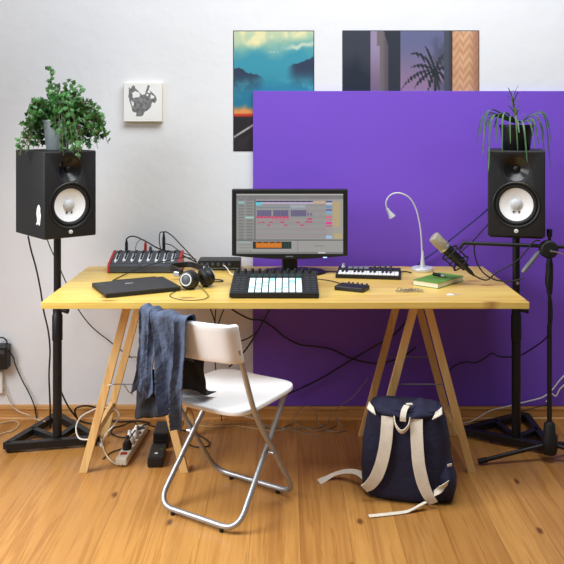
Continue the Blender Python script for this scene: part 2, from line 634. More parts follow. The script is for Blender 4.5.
def poster_sky(u, v):
    n = fbm(u * 4, v * 5, 1.3)
    n2 = fbm(u * 9, v * 9, 7.7)
    c = mix((150, 190, 170), (60, 150, 172), sstep(0.02, 0.25, v + n * .08))
    c = mix(c, (36, 118, 150), sstep(0.3, 0.62, v))
    edge = 0.17 - 0.13 * u + n * 0.05
    c = mix(c, (232, 226, 176), sstep(edge + .03, edge - .06, v) * (0.5 + 0.5 * sstep(-.3, .5, n2 + .2)))
    c = mix(c, (236, 232, 200), 0.7 * sstep(.03, 0, abs(v - (0.15 - 0.10 * (u - .5) + n2 * .02))) * sstep(.55, .8, u))
    # two ridges
    lr = 0.30 + 0.22 * u + n2 * 0.02 + 0.04 * abs(u - .1)
    if v > lr and u < .40:
        c = mix(c, (44, 52, 76), sstep(.42, .25, u) * sstep(.56, .34, v) * .9)
    rr = 0.205 + (1 - u) * 0.33 + n2 * 0.02
    if v > rr and u > .66:
        c = mix(c, (46, 52, 78), sstep(.64, .80, u) * sstep(.50, .30, v) * .9)
    c = mix(c, (86, 178, 188), 0.6 * sstep(.1, .5, n + .2) * sstep(.36, .48, v) * sstep(.66, .56, v))
    c = mix(c, (190, 220, 220), .5 * sstep(.012, 0, abs(v - .175)) * (1 if .43 < u < .58 and int(u * 80) % 3 else 0))
    c = mix(c, (226, 150, 84), sstep(.60, .68, v + n2 * .03))
    c = mix(c, (196, 60, 40), sstep(.685, .70, v))
    c = mix(c, (40, 36, 42), sstep(.705, .725, v))
    if v > .72:
        d = abs((v - .88) + .42 * (u - .02))
        c = mix(c, (200, 196, 190), sstep(.012, .003, d))
        c = mix(c, (70, 60, 62), .3 * sstep(0, .5, n2))
    return c


FROND = []
for (cx_, cy_), (ex, ey) in (((-.22, .36), (-.40, .28)), ((-.2, .16), (-.40, .06)), ((-.3, .07), (-.56, -.30)), ((-.18, -.02), (-.34, -.28)), ((-.06, .25), (-.16, .40)),
                             ((.06, .2), (.16, .30)), ((.16, .12), (.30, .04)), ((.14, -.02), (.24, -.26)), ((-.06, -.06), (-.12, -.34)), ((.05, -.1), (.06, -.36))):
    FROND.append([(2 * (1 - t) * t * cx_ + t * t * ex, 2 * (1 - t) * t * cy_ + t * t * ey) for t in [k / 18 for k in range(19)]])


def poster_window(u, v):
    vis = v / 0.42
    n = fbm(u * 6, v * 6, 3.1)
    c = (48, 54, 68)
    if u < .205:
        c = mix((54, 60, 74), (34, 42, 58), sstep(.25, .7, vis + n * .1 - abs(u - .09) * 1.5))
    elif u < .272 - .02 * (vis < .25):
        c = mix((150, 136, 168), (118, 100, 128), sstep(.2, 1, vis))
    elif u < .335 - .03 * sstep(.3, 0, vis):
        c = mix((112, 104, 108), (86, 82, 90), sstep(.28, .33, u))
    elif u < .425:
        c = (45, 50, 62)
    elif u < .745:
        c = mix((100, 104, 142), (146, 118, 150), sstep(.1, 1.0, vis))
        # palm crown
        X, Y = (u - .68) * 2.246, -(vis - .66)
        dmin = 9
        for pts in FROND:
            for k, (fx, fy) in enumerate(pts):
                t = k / 18
                dx_, dy_ = X - fx, Y - fy
                w_ = .010 + (.055 if dy_ < 0 else .018) * math.sin(PI * min(1, .08 + t * .95)) * (.55 + .45 * math.sin(X * 95 + Y * 40))
                dmin = min(dmin, math.hypot(dx_, dy_) / w_)
        c = mix((36, 44, 50), c, sstep(.8, 1.15, dmin))
        if abs(u - .682) < .010 and vis > .68:
            c = (40, 44, 46)
        bush = sstep(.62, .72, u) * sstep(.02, .2, vis) * sstep(-.2, .3, n + .3 - abs(u - .66) * 2)
        c = mix(c, (60, 66, 80), .6 * bush)
    elif u < .80:
        c = mix((74, 78, 92), (58, 60, 70), sstep(.77, .8, u))
    elif u < .808:
        c = (70, 50, 44)
    else:
        a = math.sin((u * 2.2 + v * 1.6) * 62)
        b_ = math.sin((u * 2.2 - v * 1.6) * 62)
        w = .55 + .22 * (a if int((u * 28)) % 2 else b_) + .3 * n
        c = mix((172, 118, 84), (226, 182, 146), w)
        c = mix(c, (150, 104, 82), sstep(.92, 1.0, u) * .7)
    return c


def flat_print(name, label, cat, x0, x1, y0, y1, fn, nx, ny, frame_col):
    Y = WALL - 0.0035
    A, B = at(x0, y0, Y), at(x1, y1, Y)
    w, h = B.x - A.x, A.z - B.z
    r = thing(name, label, cat, ((A.x + B.x) / 2, WALL, (A.z + B.z) / 2))
    MB().box((0, -0.0012, 0), (w, 0.0023, h)).build('backing_sheet', frame_col, r)
    printed('printed_image', MT['ink'], r, w - 0.008, h - 0.008, nx, ny, fn, Matrix.Translation((0, -0.0032, 0)))
    return r


flat_print('poster', 'teal landscape poster with clouds, hills and a dark road, left of the palm poster', 'poster',
           233.2, 314.2, 30.5, 151.2, poster_sky, 110, 160, MT['black'])
flat_print('poster', 'wide dusky poster with palm tree and woven column, half hidden by the purple panel', 'poster',
           342.3, 479.3, 30.3, 176, poster_window, 190, 190, MT['dark_grey'])

POLY_OUT = [(.13, .10), (.19, .14), (.22, .06), (.27, .05), (.30, .13), (.38, .2), (.47, .3), (.55, .30), (.58, .20), (.63, .05), (.70, .06), (.66, .14), (.72, .22),
            (.85, .34), (.87, .45), (.82, .52), (.75, .49), (.72, .62), (.62, .72), (.55, .74), (.50, .86), (.32, .87), (.33, .77), (.22, .74), (.20, .62), (.15, .48), (.12, .36)]
HOLES = [[(.21, .27), (.30, .20), (.40, .24), (.43, .33), (.34, .38), (.24, .38)], [(.62, .22), (.67, .14), (.70, .24), (.68, .27)],
         [(.70, .28), (.80, .34), (.80, .40), (.72, .40)], [(.60, .28), (.65, .28), (.64, .34), (.60, .33)], [(.20, .46), (.26, .50), (.25, .60), (.21, .58)]]


def inside(p, poly):
    x, y = p
    r = False
    for (x0, y0), (x1, y1) in zip(poly, poly[1:] + poly[:1]):
        if (y0 > y) != (y1 > y) and x < (x1 - x0) * (y - y0) / (y1 - y0) + x0:
            r = not r
    return r


def drawing(u, v):
    n = fbm(u * 12, v * 12, 4)
    q = (u + .012 * n, v + .012 * fbm(u * 12, v * 12, 9))
    c = (240, 240, 239)
    if inside(q, POLY_OUT) and not any(inside(q, h) for h in HOLES):
        c = mix((96, 98, 100), (142, 143, 144), .5 + .9 * n)
        if (.4 < u < .5 and .38 < v < .5):
            c = mix(c, (160, 160, 160), .6)
    return c


A, B = at(123.6, 83, WALL - .03), at(162, 121.6, WALL - .03)
r = thing('canvas_picture', 'small square white canvas with a grey ink blot drawing on the wall', 'picture', ((A.x + B.x) / 2, WALL, (A.z + B.z) / 2))
w, h = B.x - A.x, A.z - B.z
MB().box((0, -0.0145, 0), (w, 0.028, h)).build('stretched_canvas', MT['canvas_side'], r, bevel=0.0015)
printed('drawing', MT['ink_matt'], r, w - .003, h - .003, 90, 90, drawing, Matrix.Translation((0, -0.0292, 0)))

# ------------------------------------------------------------------ desk: tabletop on two trestles
TOP = 0.80
DX0, DX1, DY0, DY1 = -1.0055, 0.9945, 3.377, 4.185
o = MB().box(((DX0 + DX1) / 2, (DY0 + DY1) / 2, TOP - .014), (DX1 - DX0, DY1 - DY0, .028)).build('tabletop', MT['desk'], bevel=0.002)
tag(o, 'long pale pine tabletop carrying the music gear on two trestles', 'tabletop')


def trestle(label, cx):
    yf, yr = 3.62, 4.03
    r = thing('trestle', label, 'trestle', (cx, (yf + yr) / 2, 0), 0, 'wooden trestles under the tabletop')
    ht = TOP - .028
    MB().box((cx, (yf + yr) / 2, ht - .008), (.072, yr - yf + .06, .015)).build('top_rail', MT['trestle'], r, True, bevel=.002)
    tops = {}
    for y in (yf, yr):
        for s in (-1, 1):
            a, b_ = Vector((cx + s * .222, y, 0)), Vector((cx + s * .022, y, ht - .016))
            mb = MB()
            # batten with level ends
            hw = .0175
            vs = []
            for P_ in (a, b_):
                vs += [mb.bm.verts.new(P_ + Vector(d)) for d in ((-hw, -.011, 0), (hw, -.011, 0), (hw, .011, 0), (-hw, .011, 0))]
            for i in range(4):
                j = (i + 1) % 4
                mb.bm.faces.new((vs[i], vs[j], vs[4 + j], vs[4 + i]))
            mb.bm.faces.new(vs[:4]); mb.bm.faces.new(vs[4:])
            mb.build('leg', MT['trestle'], r, True, bevel=.0015)
    for s in (-1, 1):
        t = .15 / (ht - .016)
        x = cx + s * (.222 - .2 * t)
        MB().bar((x, yf + .011, .15), (x, yr - .011, .15), .020, .036).build('stretcher', MT['trestle'], r, True, bevel=.0015)
    for y in (yf, yr):
        t = .385 / (ht - .016)
        x = .222 - .2 * t
        MB().cyl((cx - x, y - .0, .385), (cx + x, y - .0, .385), .0028, seg=8).build('spreader_rod', MT['mid_grey'], r, True)
    return r


trestle('wooden trestle under the left end of the desk, behind the draped jacket', -.669)
trestle('wooden trestle under the right end of the desk, behind the backpack', .590)


# ------------------------------------------------------------------ speakers and their stands
def speaker_stand(label, px_, py_, cx, cy, rot, top_rot, pin=False):
    """pole at (px_, py_), triangular base about (cx, cy)"""
    r = thing('speaker_stand', label, 'speaker stand', (px_, py_, 0), 0, 'black steel speaker stands')
    c = Vector((cx, cy, 0))
    P3 = [c + Vector((math.sin(rot + k * 2 * PI / 3), math.cos(rot + k * 2 * PI / 3), 0)) * .238 for k in range(3)]
    zb = .030
    for k in range(3):
        a, b_ = P3[k], P3[(k + 1) % 3]
        MB().bar(a + Vector((0, 0, zb)), b_ + Vector((0, 0, zb)), .034, .032).build('base_bar', MT['steel_black'], r, True, bevel=.002)
        MB().lathe([(.006, 0), (.012, .006), (.012, .016)], Matrix.Translation(a * .95 + c * .05), 12).build('spike_foot', MT['steel_black'], r, True)
    p = Vector((px_, py_, 0))
    for k in (1, 2):
        q = (P3[0] + P3[k]) / 2
        MB().bar(q + Vector((0, 0, zb + .002)), p + Vector((0, 0, zb + .002)), .03, .028).build('cross_bar', MT['steel_black'], r, True, bevel=.002)
    MB().lathe([(.021, .03), (.021, .50), (.0245, .503), (.0245, .62), (.021, .625), (.021, .66)], Matrix.Translation(p), 24).build('outer_pole', MT['steel_black'], r, True, smooth=True)
    MB().cyl(p + Vector((0, 0, .6)), p + Vector((0, 0, 1.005)), .0172, seg=24).build('inner_pole', MT['steel_black'], r, True, smooth=True)
    kn = p + Vector((.018, -.006, .645))
    MB().cyl(kn, kn + Vector((.036, -.012, 0)), .008, .015, 14).build('height_knob', MT['steel_black'], r, True, smooth=True)
    if pin:
        q = p + Vector((0, -.0165, .775))
        MB().cyl(q, q + Vector((0, -.008, 0)), .008, seg=14).build('height_pin', MT['chrome'], r, True, smooth=True)
    m = Matrix.Translation((px_, py_, 0)) @ Matrix.Rotation(top_rot, 4, 'Z')
    MB().box((0, -.02, 1.011), (.232, .27, .010), m).build('top_plate', MT['steel_black'], r, True, bevel=.003)
    return r


def speaker(label, fx, fy, th, sticker=False):
    """front face centre at (fx, fy), facing turned by th about z from the camera's side"""
    zb = 1.017
    r = thing('studio_speaker', label, 'speaker', (fx, fy, zb), th, 'studio monitor speakers on stands')
    W_, H_, D_ = .25, .388, .322
    cabinet = MB().box((0, D_ / 2, H_ / 2), (W_, D_, H_)).build('cabinet', MT['cab'], r, bevel=.006, segs=3)
    wz, tz = .145, .306
    rotx = Matrix.Rotation(R(90), 4, 'X')      # local z -> -y (towards the viewer)
    mw = Matrix.Translation((0, 0, wz)) @ rotx
    mt = Matrix.Translation((0, 0, tz)) @ rotx
    k = MB()
    k.lathe([(.094, -.07), (.094, .02)], mw, 64)
    cut(cabinet, k)
    k = MB()
    k.lathe([(.012, -.034), (.030, -.026), (.048, -.012), (.066, .0005), (.070, .02)], mt, 64)
    cut(cabinet, k)
    for p in cabinet.data.polygons:
        p.use_smooth = True
    try:
        cabinet.data.set_sharp_from_angle(angle=R(35))
    except Exception:
        pass
    MB().lathe([(.094, -.06), (.094, .002), (.101, .005), (.104, .003), (.104, -.001)], mw, 64, cap=False).build('woofer_rim', MT['black'], r, smooth=True)
    MB().lathe([(.094, -.006), (.089, .001), (.084, .002), (.078, -.001), (.074, -.008)], mw, 64, cap=False).build('rubber_surround', MT['rubber'], r, smooth=True)
    cone = MB().lathe([(.075, -.007), (.060, -.012), (.040, -.018), (.024, -.022), (0, -.022)], mw, 64, cap=False).build('woofer_cone', MT['cone'], r, smooth=True)
    MB().lathe([(.0265, -.021), (.0255, -.016), (.020, -.010), (.010, -.0065), (0, -.0055)], mw, 40, cap=False).build('dust_cap', MT['cap'], cone, smooth=True)
    mb = MB()
    for s in (-1, 1):
        mb.box((s * .012, .0155, wz - .0335), (.006, .004, .008), Matrix.Translation((s * .012, .0155, wz - .0335)) @ Matrix.Rotation(s * .5, 4, 'Y') @ Matrix.Translation((-s * .012, -.0155, -wz + .0335)))
    mb.build('cone_mark', MT['black'], cone)
    MB().lathe([(.068, .0008), (.064, -.002), (.048, -.0112), (.030, -.0252), (.013, -.0332), (0, -.0335)], mt, 64, cap=False).build('tweeter_waveguide', MT['horn'], r, smooth=True)
    MB().lathe([(.014, -.0325), (.012, -.026), (.006, -.0225), (0, -.0215)], mt, 24, cap=False).build('tweeter_dome', MT['black'], r, smooth=True)
    bd = MB().lathe([(.0092, -.001), (.0092, .0022), (.008, .003), (0, .003)], Matrix.Translation((0, 0, .026)) @ rotx, 24).build('badge', MT['badge'], r, smooth=True)
    mb = MB()
    for a in (90, 210, 330):
        q = Vector((math.cos(R(a)) * .0055, -.0034, .026 + math.sin(R(a)) * .0055))
        mb.bar((0, -.0034, .026), q, .0008, .0006, (0, 1, 0))
    mb.build('badge_mark', MT['mid_grey'], bd)
    if sticker:
        out = [(0, .046), (.006, .05), (.010, .042), (.014, .036), (.013, .02), (.017, .004), (.014, -.02), (.012, -.036), (.007, -.044), (.003, -.036), (-.003, -.034), (-.004, -.043),
               (-.011, -.040), (-.010, -.034), (-.005, -.030), (-.006, -.012), (-.010, .006), (-.008, .022), (-.005, .034)]
        m = Matrix(((0, 0, -1, -W_ / 2 - .0002), (-1, 0, 0, .064), (0, 1, 0, .102), (0, 0, 0, 1)))
        st = MB().prism([(x * 1.75, y * 1.0) for x, y in out], 0, .0006, m).build('sticker', MT['white'], r)
        for (x, y, w, h) in ((.006, .030, .010, .003), (.008, .012, .012, .004), (.003, -.012, .007, .003), (.014, -.022, .005, .010)):
            mb = MB().prism([(x - w / 2, y - h / 2), (x + w / 2, y - h / 2), (x + w / 2, y + h / 2), (x - w / 2, y + h / 2)], .0006, .0009, m)
            mb.build('sticker_print', MT['dark_grey'], st)
    return r


LTH, RTH = R(40), R(-15.5)
LFX, LFY = -.968, 3.70
RFX, RFY = 1.036, 3.722
speaker('black studio speaker under the leafy ivy, white sticker on its side', LFX, LFY, LTH, True)
speaker('black studio speaker under the narrow-leaved plant, in front of the purple panel', RFX, RFY, RTH)
LPX, LPY = -1.085, 3.905
RPX, RPY = 1.088, 3.91
speaker_stand('black steel speaker stand left of the desk, before the white wall', LPX, LPY, -1.125, 3.985, R(-12), LTH)
speaker_stand('black steel speaker stand at the right end of the desk, before the purple panel', RPX, RPY, 1.100, 4.015, R(31), RTH, True)

# ------------------------------------------------------------------ plants
random.seed(5)


def leaf_ivy(mb, p, n, up, s):
    """lobed ivy leaf, base at p, pointing along up, facing n"""
    x = up.cross(n).normalized()
    out = [(0, 0), (.22, -.10), (.50, .08), (.34, .34), (.46, .62), (.18, .66), (0, 1.05), (-.18, .66), (-.46, .62), (-.34, .34), (-.50, .08), (-.22, -.10)]
    c = mb.bm.verts.new(p + up * (.35 * s) + n * (.10 * s))
    vs = [mb.bm.verts.new(p + x * (a * s) + up * (b_ * s) - n * (abs(a) * .18 * s)) for a, b_ in out]
    for i in range(len(vs)):
        mb.bm.faces.new((c, vs[i], vs[(i + 1) % len(vs)]))


IVX, IVY, IVZ = LFX - .098, LFY + .135, 1.4055
r = thing('potted_ivy', 'bushy ivy trailing from a grey pot on top of the left speaker', 'potted plant', (IVX, IVY, IVZ))
MB().lathe([(0, 0), (.046, 0), (.050, .004), (.064, .125), (.067, .127), (.067, .140), (.061, .140), (.058, .118), (0, .116)], None, 36, cap=False).build('pot', MT['pot_grey'], r, smooth=True)
MB().lathe([(.058, .115), (.03, .121), (0, .122)], None, 24, cap=False).build('soil', MT['soil'], r, smooth=True)
fol, sts = MB(), MB()
clusters = [  # x, z ranges relative to the pot base, depth spread, number of runners
    (-.13, -.05, .0, .14, .10, 30), (-.148, -.10, -.03, .12, .05, 22), (-.11, -.02, .12, .22, .10, 16), (-.05, .09, .16, .27, .09, 24), (-.01, .06, .22, .30, .07, 10),
    (.05, .15, .12, .23, .10, 22), (.09, .20, .0, .15, .10, 34), (.18, .235, .02, .17, .07, 18), (.03, .15, -.07, .05, .06, 16), (-.01, .09, .02, .14, .12, 34)]
inv = Vector((0, 0, 1))
for (xa, xb, za, zb_, dy, cnt) in clusters:
    for k in range(cnt):
        tgt = Vector((random.uniform(xa, xb), random.uniform(-dy, dy), random.uniform(za, zb_)))
        if tgt.z < .03 and abs(tgt.x) < .21:
            tgt.y = -abs(tgt.y) - .11 if tgt.z < 0 else tgt.y
        base = Vector((random.uniform(-.035, .035), random.uniform(-.035, .035), .12))
        if tgt.z < .14:
            mid = Vector((tgt.x * .62, tgt.y * .62, max(.15, .17 + random.uniform(-.01, .06))))
        else:
            mid = base.lerp(tgt, .5) + Vector((0, 0, .015))
        C_ = curve([base, mid, tgt], 10)
        sts.tube(C_, .0012, 5)
        n_ = len(C_)
        for i in range(5, n_, 2):
            q = C_[i]
            d = Vector((random.gauss(0, 1), random.gauss(-.6, .8), random.gauss(.1, .7))).normalized()
            up = Vector((random.gauss(0, .6) + q.x * 3, random.gauss(-.2, .5), random.gauss(-.25, .6)))
            up = (up - d * up.dot(d)).normalized()
            leaf_ivy(fol, q + Vector((random.uniform(-.012, .012), random.uniform(-.012, .012), random.uniform(-.01, .01))), d, up, random.uniform(.020, .034))
# the tall sprig
C_ = curve([(-.01, 0, .12), (-.015, .0, .24), (-.025, -.01, .32), (-.030, -.01, .370), (-.046, -.015, .376)], 8)
sts.tube(C_, .0014, 5)
for i in range(8, len(C_), 2):
    d = Vector((random.gauss(0, .5), -1, random.gauss(.3, .4))).normalized()
    up = Vector((random.choice((-1, 1)) * random.uniform(.4, 1), 0, random.uniform(-.4, .6)))
    up = (up - d * up.dot(d)).normalized()
    leaf_ivy(fol, C_[i], d, up, random.uniform(.017, .026))
for x0, z0, x1, z1 in ((.04, .2, .10, .30), (.02, .22, .05, .32), (.07, .2, .13, .275), (.0, .2, -.01, .31), (.05, .2, .075, .32), (-.02, .2, -.05, .28), (.0, .2, .015, .30)):
    C_ = curve([(x0, 0, z0), ((x0 + x1) / 2, -.01, (z0 + z1) / 2 + .01), (x1, -.01, z1)], 6)
    sts.tube(C_, .0012, 5)
    for i in range(2, len(C_), 2):
        d = Vector((random.gauss(0, .5), -1, random.gauss(.3, .4))).normalized()
        up = Vector((random.gauss(0, 1), 0, random.uniform(-.6, .6)))
        up = (up - d * up.dot(d)).normalized()
        leaf_ivy(fol, C_[i], d, up, random.uniform(.018, .028))
fol.build('foliage', MT['leaf'], r)
sts.build('stems', MT['stem'], r)

SPX, SPY, SPZ = RFX + .035, RFY + .125, 1.4055
r = thing('potted_dracaena', 'spidery narrow-leaved plant in a black pot on top of the right speaker', 'potted plant', (SPX, SPY, SPZ))
MB().lathe([(0, 0), (.058, 0), (.062, .004), (.074, .102), (.078, .104), (.078, .116), (.071, .116), (.068, .1), (0, .098)], None, 36, cap=False).build('pot', MT['black'], r, smooth=True)
MB().lathe([(.068, .098), (.03, .104), (0, .105)], None, 24, cap=False).build('soil', MT['soil'], r, smooth=True)
mb = MB()
mb.tube(curve([(0, 0, .10), (-.002, 0, .15), (-.012, 0, .20), (-.018, -.005, .245)], 6), [.006] * 12 + [.005] * 7, 8)
mb.build('stem', MT['stem'], r, smooth=True)
mb = MB()


def blade(p0, p1, p2, w):
    C_ = curve([p0, p1, p2], 9)
    n_ = len(C_)
    t = (Vector(p2) - Vector(p0))
    side = Vector((-t.y, t.x, 0))
    if side.length < .01:
        side = Vector((1, 0, 0))
    side = side.normalized() * .75 + Vector((.5 if t.y < 0 else .2, 0, .25))
    ws = [w * (.45 + .55 * math.sin(PI * min(1, .25 + i / n_ * .75))) for i in range(n_)]
    ws[-1] = w * .12
    mb.ribbon(C_, side, ws, .0009)


ends = [(-.180, -.03, .060), (-.172, -.06, -.02), (-.160, -.12, -.095), (-.185, .0, .03), (-.14, -.02, .10), (.14, -.05, .09), (.155, -.03, .03), (-.118, -.09, .03), (-.135, .05, .08), (-.06, -.12, .03), (-.035, -.15, .00), (.003, -.165, -.05), (.045, -.14, .01),
        (.075, -.10, .03), (.135, -.08, -.075), (.125, -.02, .06), (.10, .06, .08), (.15, .0, -.01), (.02, .1, .1), (-.08, .1, .1), (-.10, -.13, -.01), (.095, -.12, -.01), (-.155, .02, -.0), (.06, -.13, .06), (-.02, -.12, .08)]
for e in ends:
    e = Vector(e)
    apex = Vector((e.x * .80, e.y * .62, .140 + .12 * abs(e.x) + random.uniform(-.02, .022)))
    blade((e.x * .05, e.y * .05, .125), apex, e, random.uniform(.007, .0105))
for k in range(14):
    t = k / 13
    z = .13 + .115 * t
    a = k * 2.4
    l = .05 - .022 * t
    b0 = Vector((-.018 * t, 0, z))
    blade(b0, b0 + Vector((math.cos(a) * l * .5, math.sin(a) * l * .5, .03)), b0 + Vector((math.cos(a) * l, math.sin(a) * l, .035 + .02 * t)), .005)
mb.build('leaves', MT['blade'], r)

# ------------------------------------------------------------------ monitor
MY = 3.985
A, B = at(231.7, 189.5, MY - .03), at(347.8, 256, MY - .03)
mcx = (A.x + B.x) / 2
mw, mh = B.x - A.x, A.z - B.z
mzc = (A.z + B.z) / 2
r = thing('computer_monitor', 'black widescreen monitor showing a music arrangement, standing mid desk', 'monitor', (mcx, MY, TOP))
cz = mzc - TOP
S0, S1 = at(236.2, 193.9, MY - .03), at(343.3, 254.2, MY - .03)
sw, sh = S1.x - S0.x, S0.z - S1.z
scx, scz = (S0.x + S1.x) / 2 - mcx, (S0.z + S1.z) / 2 - TOP
case = MB()
bot = [(-mw / 2, -mh / 2), (-mw / 2, mh / 2), (mw / 2, mh / 2), (mw / 2, -mh / 2)] + [(mw / 2 * (1 - 2 * i / 12), -mh / 2 - .017 * math.sin(PI * i / 12)) for i in range(1, 12)]
mxz = Matrix(((1, 0, 0, 0), (0, 0, 1, 0), (0, 1, 0, cz), (0, 0, 0, 1)))
case.prism(bot, -.026, .02, mxz)
casing = case.build('casing', MT['black'], r, bevel=.004)
k = MB().box((scx, -.03, scz), (sw, .014, sh))
cut(casing, k)
MB().box((0, .035, cz), (mw * .7, .035, mh * .7)).build('rear_housing', MT['black'], r, bevel=.008)


def screen(u, v):
    x, y = 236 + u * 107, 193.6 + v * 60.8
    c = (158, 156, 154)

    def box(x0, x1, y0, y1):
        return x0 <= x <= x1 and y0 <= y <= y1
    if y < 195:
        c = (186, 184, 178)
    elif y < 199:
        c = (126, 122, 124)
        if int(x * 1.3) % 3 == 0 and y > 196:
            c = (150, 144, 150)
    elif y < 240:
        if x < 254.3:
            c = (148, 148, 146)
            if int((y - 199) / 1.5) % 2 == 0 and (238 < x < 243.5 or 246 < x < 252.5):
                c = (124, 126, 124)
            if box(238, 244, 201, 203.5): c = (150, 196, 194)
            if box(245, 253.5, 216.6, 218.4): c = (168, 214, 206)
        elif x < 255.2:
            c = (100, 98, 98)
        elif x < 326:
            c = (160, 157, 156)
            if int((y - 200) / 3.1) % 2: c = (154, 152, 152)
            if box(255.5, 313, 200.8, 202):
                c = (54, 42, 92) if int(x * .9) % 5 else (108, 92, 140)
            if box(313, 325, 200.8, 203.6): c = (206, 178, 152)
            if box(255.5, 313, 202.2, 203.8): c = (204, 186, 214)
            if box(255.5, 261, 202.2, 205.2): c = (100, 216, 236)
            if box(256, 289, 207, 208.2): c = (120, 138, 158)
            if box(290, 305.5, 204.5, 208.6): c = (150, 166, 184) if not box(290.8, 304.8, 205.2, 207.4) else (176, 178, 182)
            for a0, a1 in ((256.4, 271), (273, 288.2), (290.6, 306)):
                if box(a0, a1, 210.2, 216.2):
                    c = (92, 88, 128) if int(y * 1.6) % 2 else (112, 104, 138)
                    if int(x * 1.7) % 4 == 0: c = (126, 116, 146)
            if box(306, 313, 212.6, 215.8) and int(x) % 3: c = (128, 112, 140)
            if box(256, 288.5, 216.4, 218.2): c = (214, 70, 110) if int(x * .8) % 3 else (196, 108, 132)
            if box(272, 289, 218.6, 221) and int(x * 1.1 + y) % 3 == 0: c = (208, 78, 120)
            for x0, x1, yy in ((261, 264.3, 222.4), (269, 272.4, 222.4), (280, 284, 222.4), (267, 269.8, 225.4), (284, 287.2, 225.2), (296, 299.4, 222.4), (305, 312, 222), (307, 312, 219.2), (300, 304, 225.2), (258, 259.4, 222.4)):
                if box(x0, x1, yy - .7, yy + .7): c = (206, 62, 116)
            if abs(y - 230) < .4 or abs(y - 235.6) < .4: c = (176, 150, 154)
        elif x < 332:
            rows = ((200.6, 202, (70, 84, 150)), (202.6, 204.4, (206, 212, 230)), (206, 207.6, (104, 150, 210)), (209, 210.8, (90, 110, 170)), (211.8, 213.6, (120, 186, 214)),
                    (216.2, 217.8, (232, 90, 130)), (219, 220.4, (210, 120, 150)), (222, 224.4, (236, 56, 150)), (225.2, 226.6, (216, 80, 140)), (236, 239, (170, 200, 240)))
            c = (164, 160, 160)
            for y0, y1, cc in rows:
                if y0 <= y <= y1: c = cc
        else:
            c = (170, 166, 158)
            if box(333, 339.4, 201.5, 227):
                c = (214, 176, 96) if (int((y - 201) / 1.5) + int((x - 333) / 2)) % 2 else (168, 166, 160)
            if box(334, 342, 233.5, 239) and (int(x) + int(y)) % 2: c = (206, 186, 92)
    elif y < 241:
        c = (92, 92, 92)
    else:
        c = (164, 163, 161)
        if x < 252:
            if int((y - 241) / 1.6) % 2 == 0 and x > 238: c = (148, 150, 148)
            if box(238, 250, 241.8, 242.8): c = (150, 190, 192)
        if box(252.4, 291, 242, 249.4):
            c = (26, 28, 28)
            if box(255.4, 281.5, 243 + .4 * math.sin(x), 248.4):
                c = mix((226, 132, 30), (196, 96, 24), abs(math.sin(x * .9)) * abs(y - 245.7) / 3)
            elif box(283, 290, 243, 248.6) and int(x * 1.5) % 3 == 0: c = (40, 84, 78)
        if abs(x - 297.5) < .5: c = (132, 132, 132)
        if box(314, 324, 246, 247): c = (140, 140, 138)
        if y > 252.6: c = (128, 130, 128)
        if box(318, 325, 252.6, 253.8): c = (206, 212, 220)
    return c


printed('screen', MT['display'], r, sw - .001, sh - .001, 321, 183, screen, Matrix.Translation((scx, -.0236, scz)))
MB().box((0, .045, .07), (.075, .03, .14)).build('stand_neck', MT['black'], r, bevel=.006)
mb = MB()
mb.lathe([(.0, 0), (.135, 0), (.137, .004), (.13, .010), (.04, .016), (0, .016)], Matrix.Translation((.02, .03, .0)) @ Matrix.Diagonal((1.15, .78, 1, 1)), 40)
mb.build('stand_foot', MT['black'], r, smooth=True)
mb = MB()
for i, x in enumerate((-.016, -.010, -.004, .003, .009, .015)):
    mb.box((x + (289.5 - VX) * .00479 - mcx, -.0268, cz - mh / 2 - .003), (.0045, .001, .005))
mb.build('maker_mark', MT['mid_grey'], r)
pl = at(325, 257.4, MY - .026)
MB().box((pl.x - mcx, -.0262, pl.z - TOP), (.019, .0022, .004)).build('power_light', MT['led_blue'], r)

# ------------------------------------------------------------------ pad controller
PX0 = (274.2 - VX) * 3.44 / FPX
r = thing('pad_controller', 'black pad controller with eight glowing white columns before the monitor', 'music controller', (PX0, 3.44, TOP))
wf, dp, hf, hb = .375, .335, .024, .056
mb = MB()
mb.prism([(0, .004), (dp, .004), (dp, hb), (dp * .80, hb - .002), (0, hf)], -wf / 2, wf / 2, Matrix(((0, 0, 1, 0), (1, 0, 0, 0), (0, 1, 0, 0), (0, 0, 0, 1))))
mb.build('body', MT['black'], r, bevel=.003)
for sx in (-1, 1):
    for y in (.03, dp - .03):
        MB().cyl((sx * .16, y, 0), (sx * .16, y, .006), .01, seg=12).build('rubber_foot', MT['rubber'], r)
sl = math.atan2(hb - .002 - hf, dp * .80)


def ps(x, y, h=0.0):     # point on the sloping face
    return Vector((x, y, hf + (hb - .002 - hf) * y / (dp * .8) + h))


tilt = Matrix.Rotation(sl, 4, 'X')
random.seed(11)
pad0 = {}
cy_rows = {0: (2,), 1: (1, 4), 2: (3, 5), 3: (6, 7), 4: (1,), 5: (2, 4), 6: (5, 6), 7: (7,)}
for c_ in range(8):
    for rw in range(8):
        key = 'pad_cyan' if rw in cy_rows[c_] else 'pad_white'
        p = ps((c_ - 3.5) * .0288 + .004, .020 + rw * .0232)
        if key not in pad0:
            o = MB().box((0, 0, .0015), (.0232, .0218, .004), tilt).build('pad', MT[key], r, bevel=.0012)
            pad0[key] = o
        else:
            o = dup(pad0[key], r)
        o.location = p
        if key == 'pad_cyan':
            o['label'] = 'cyan lit pad'
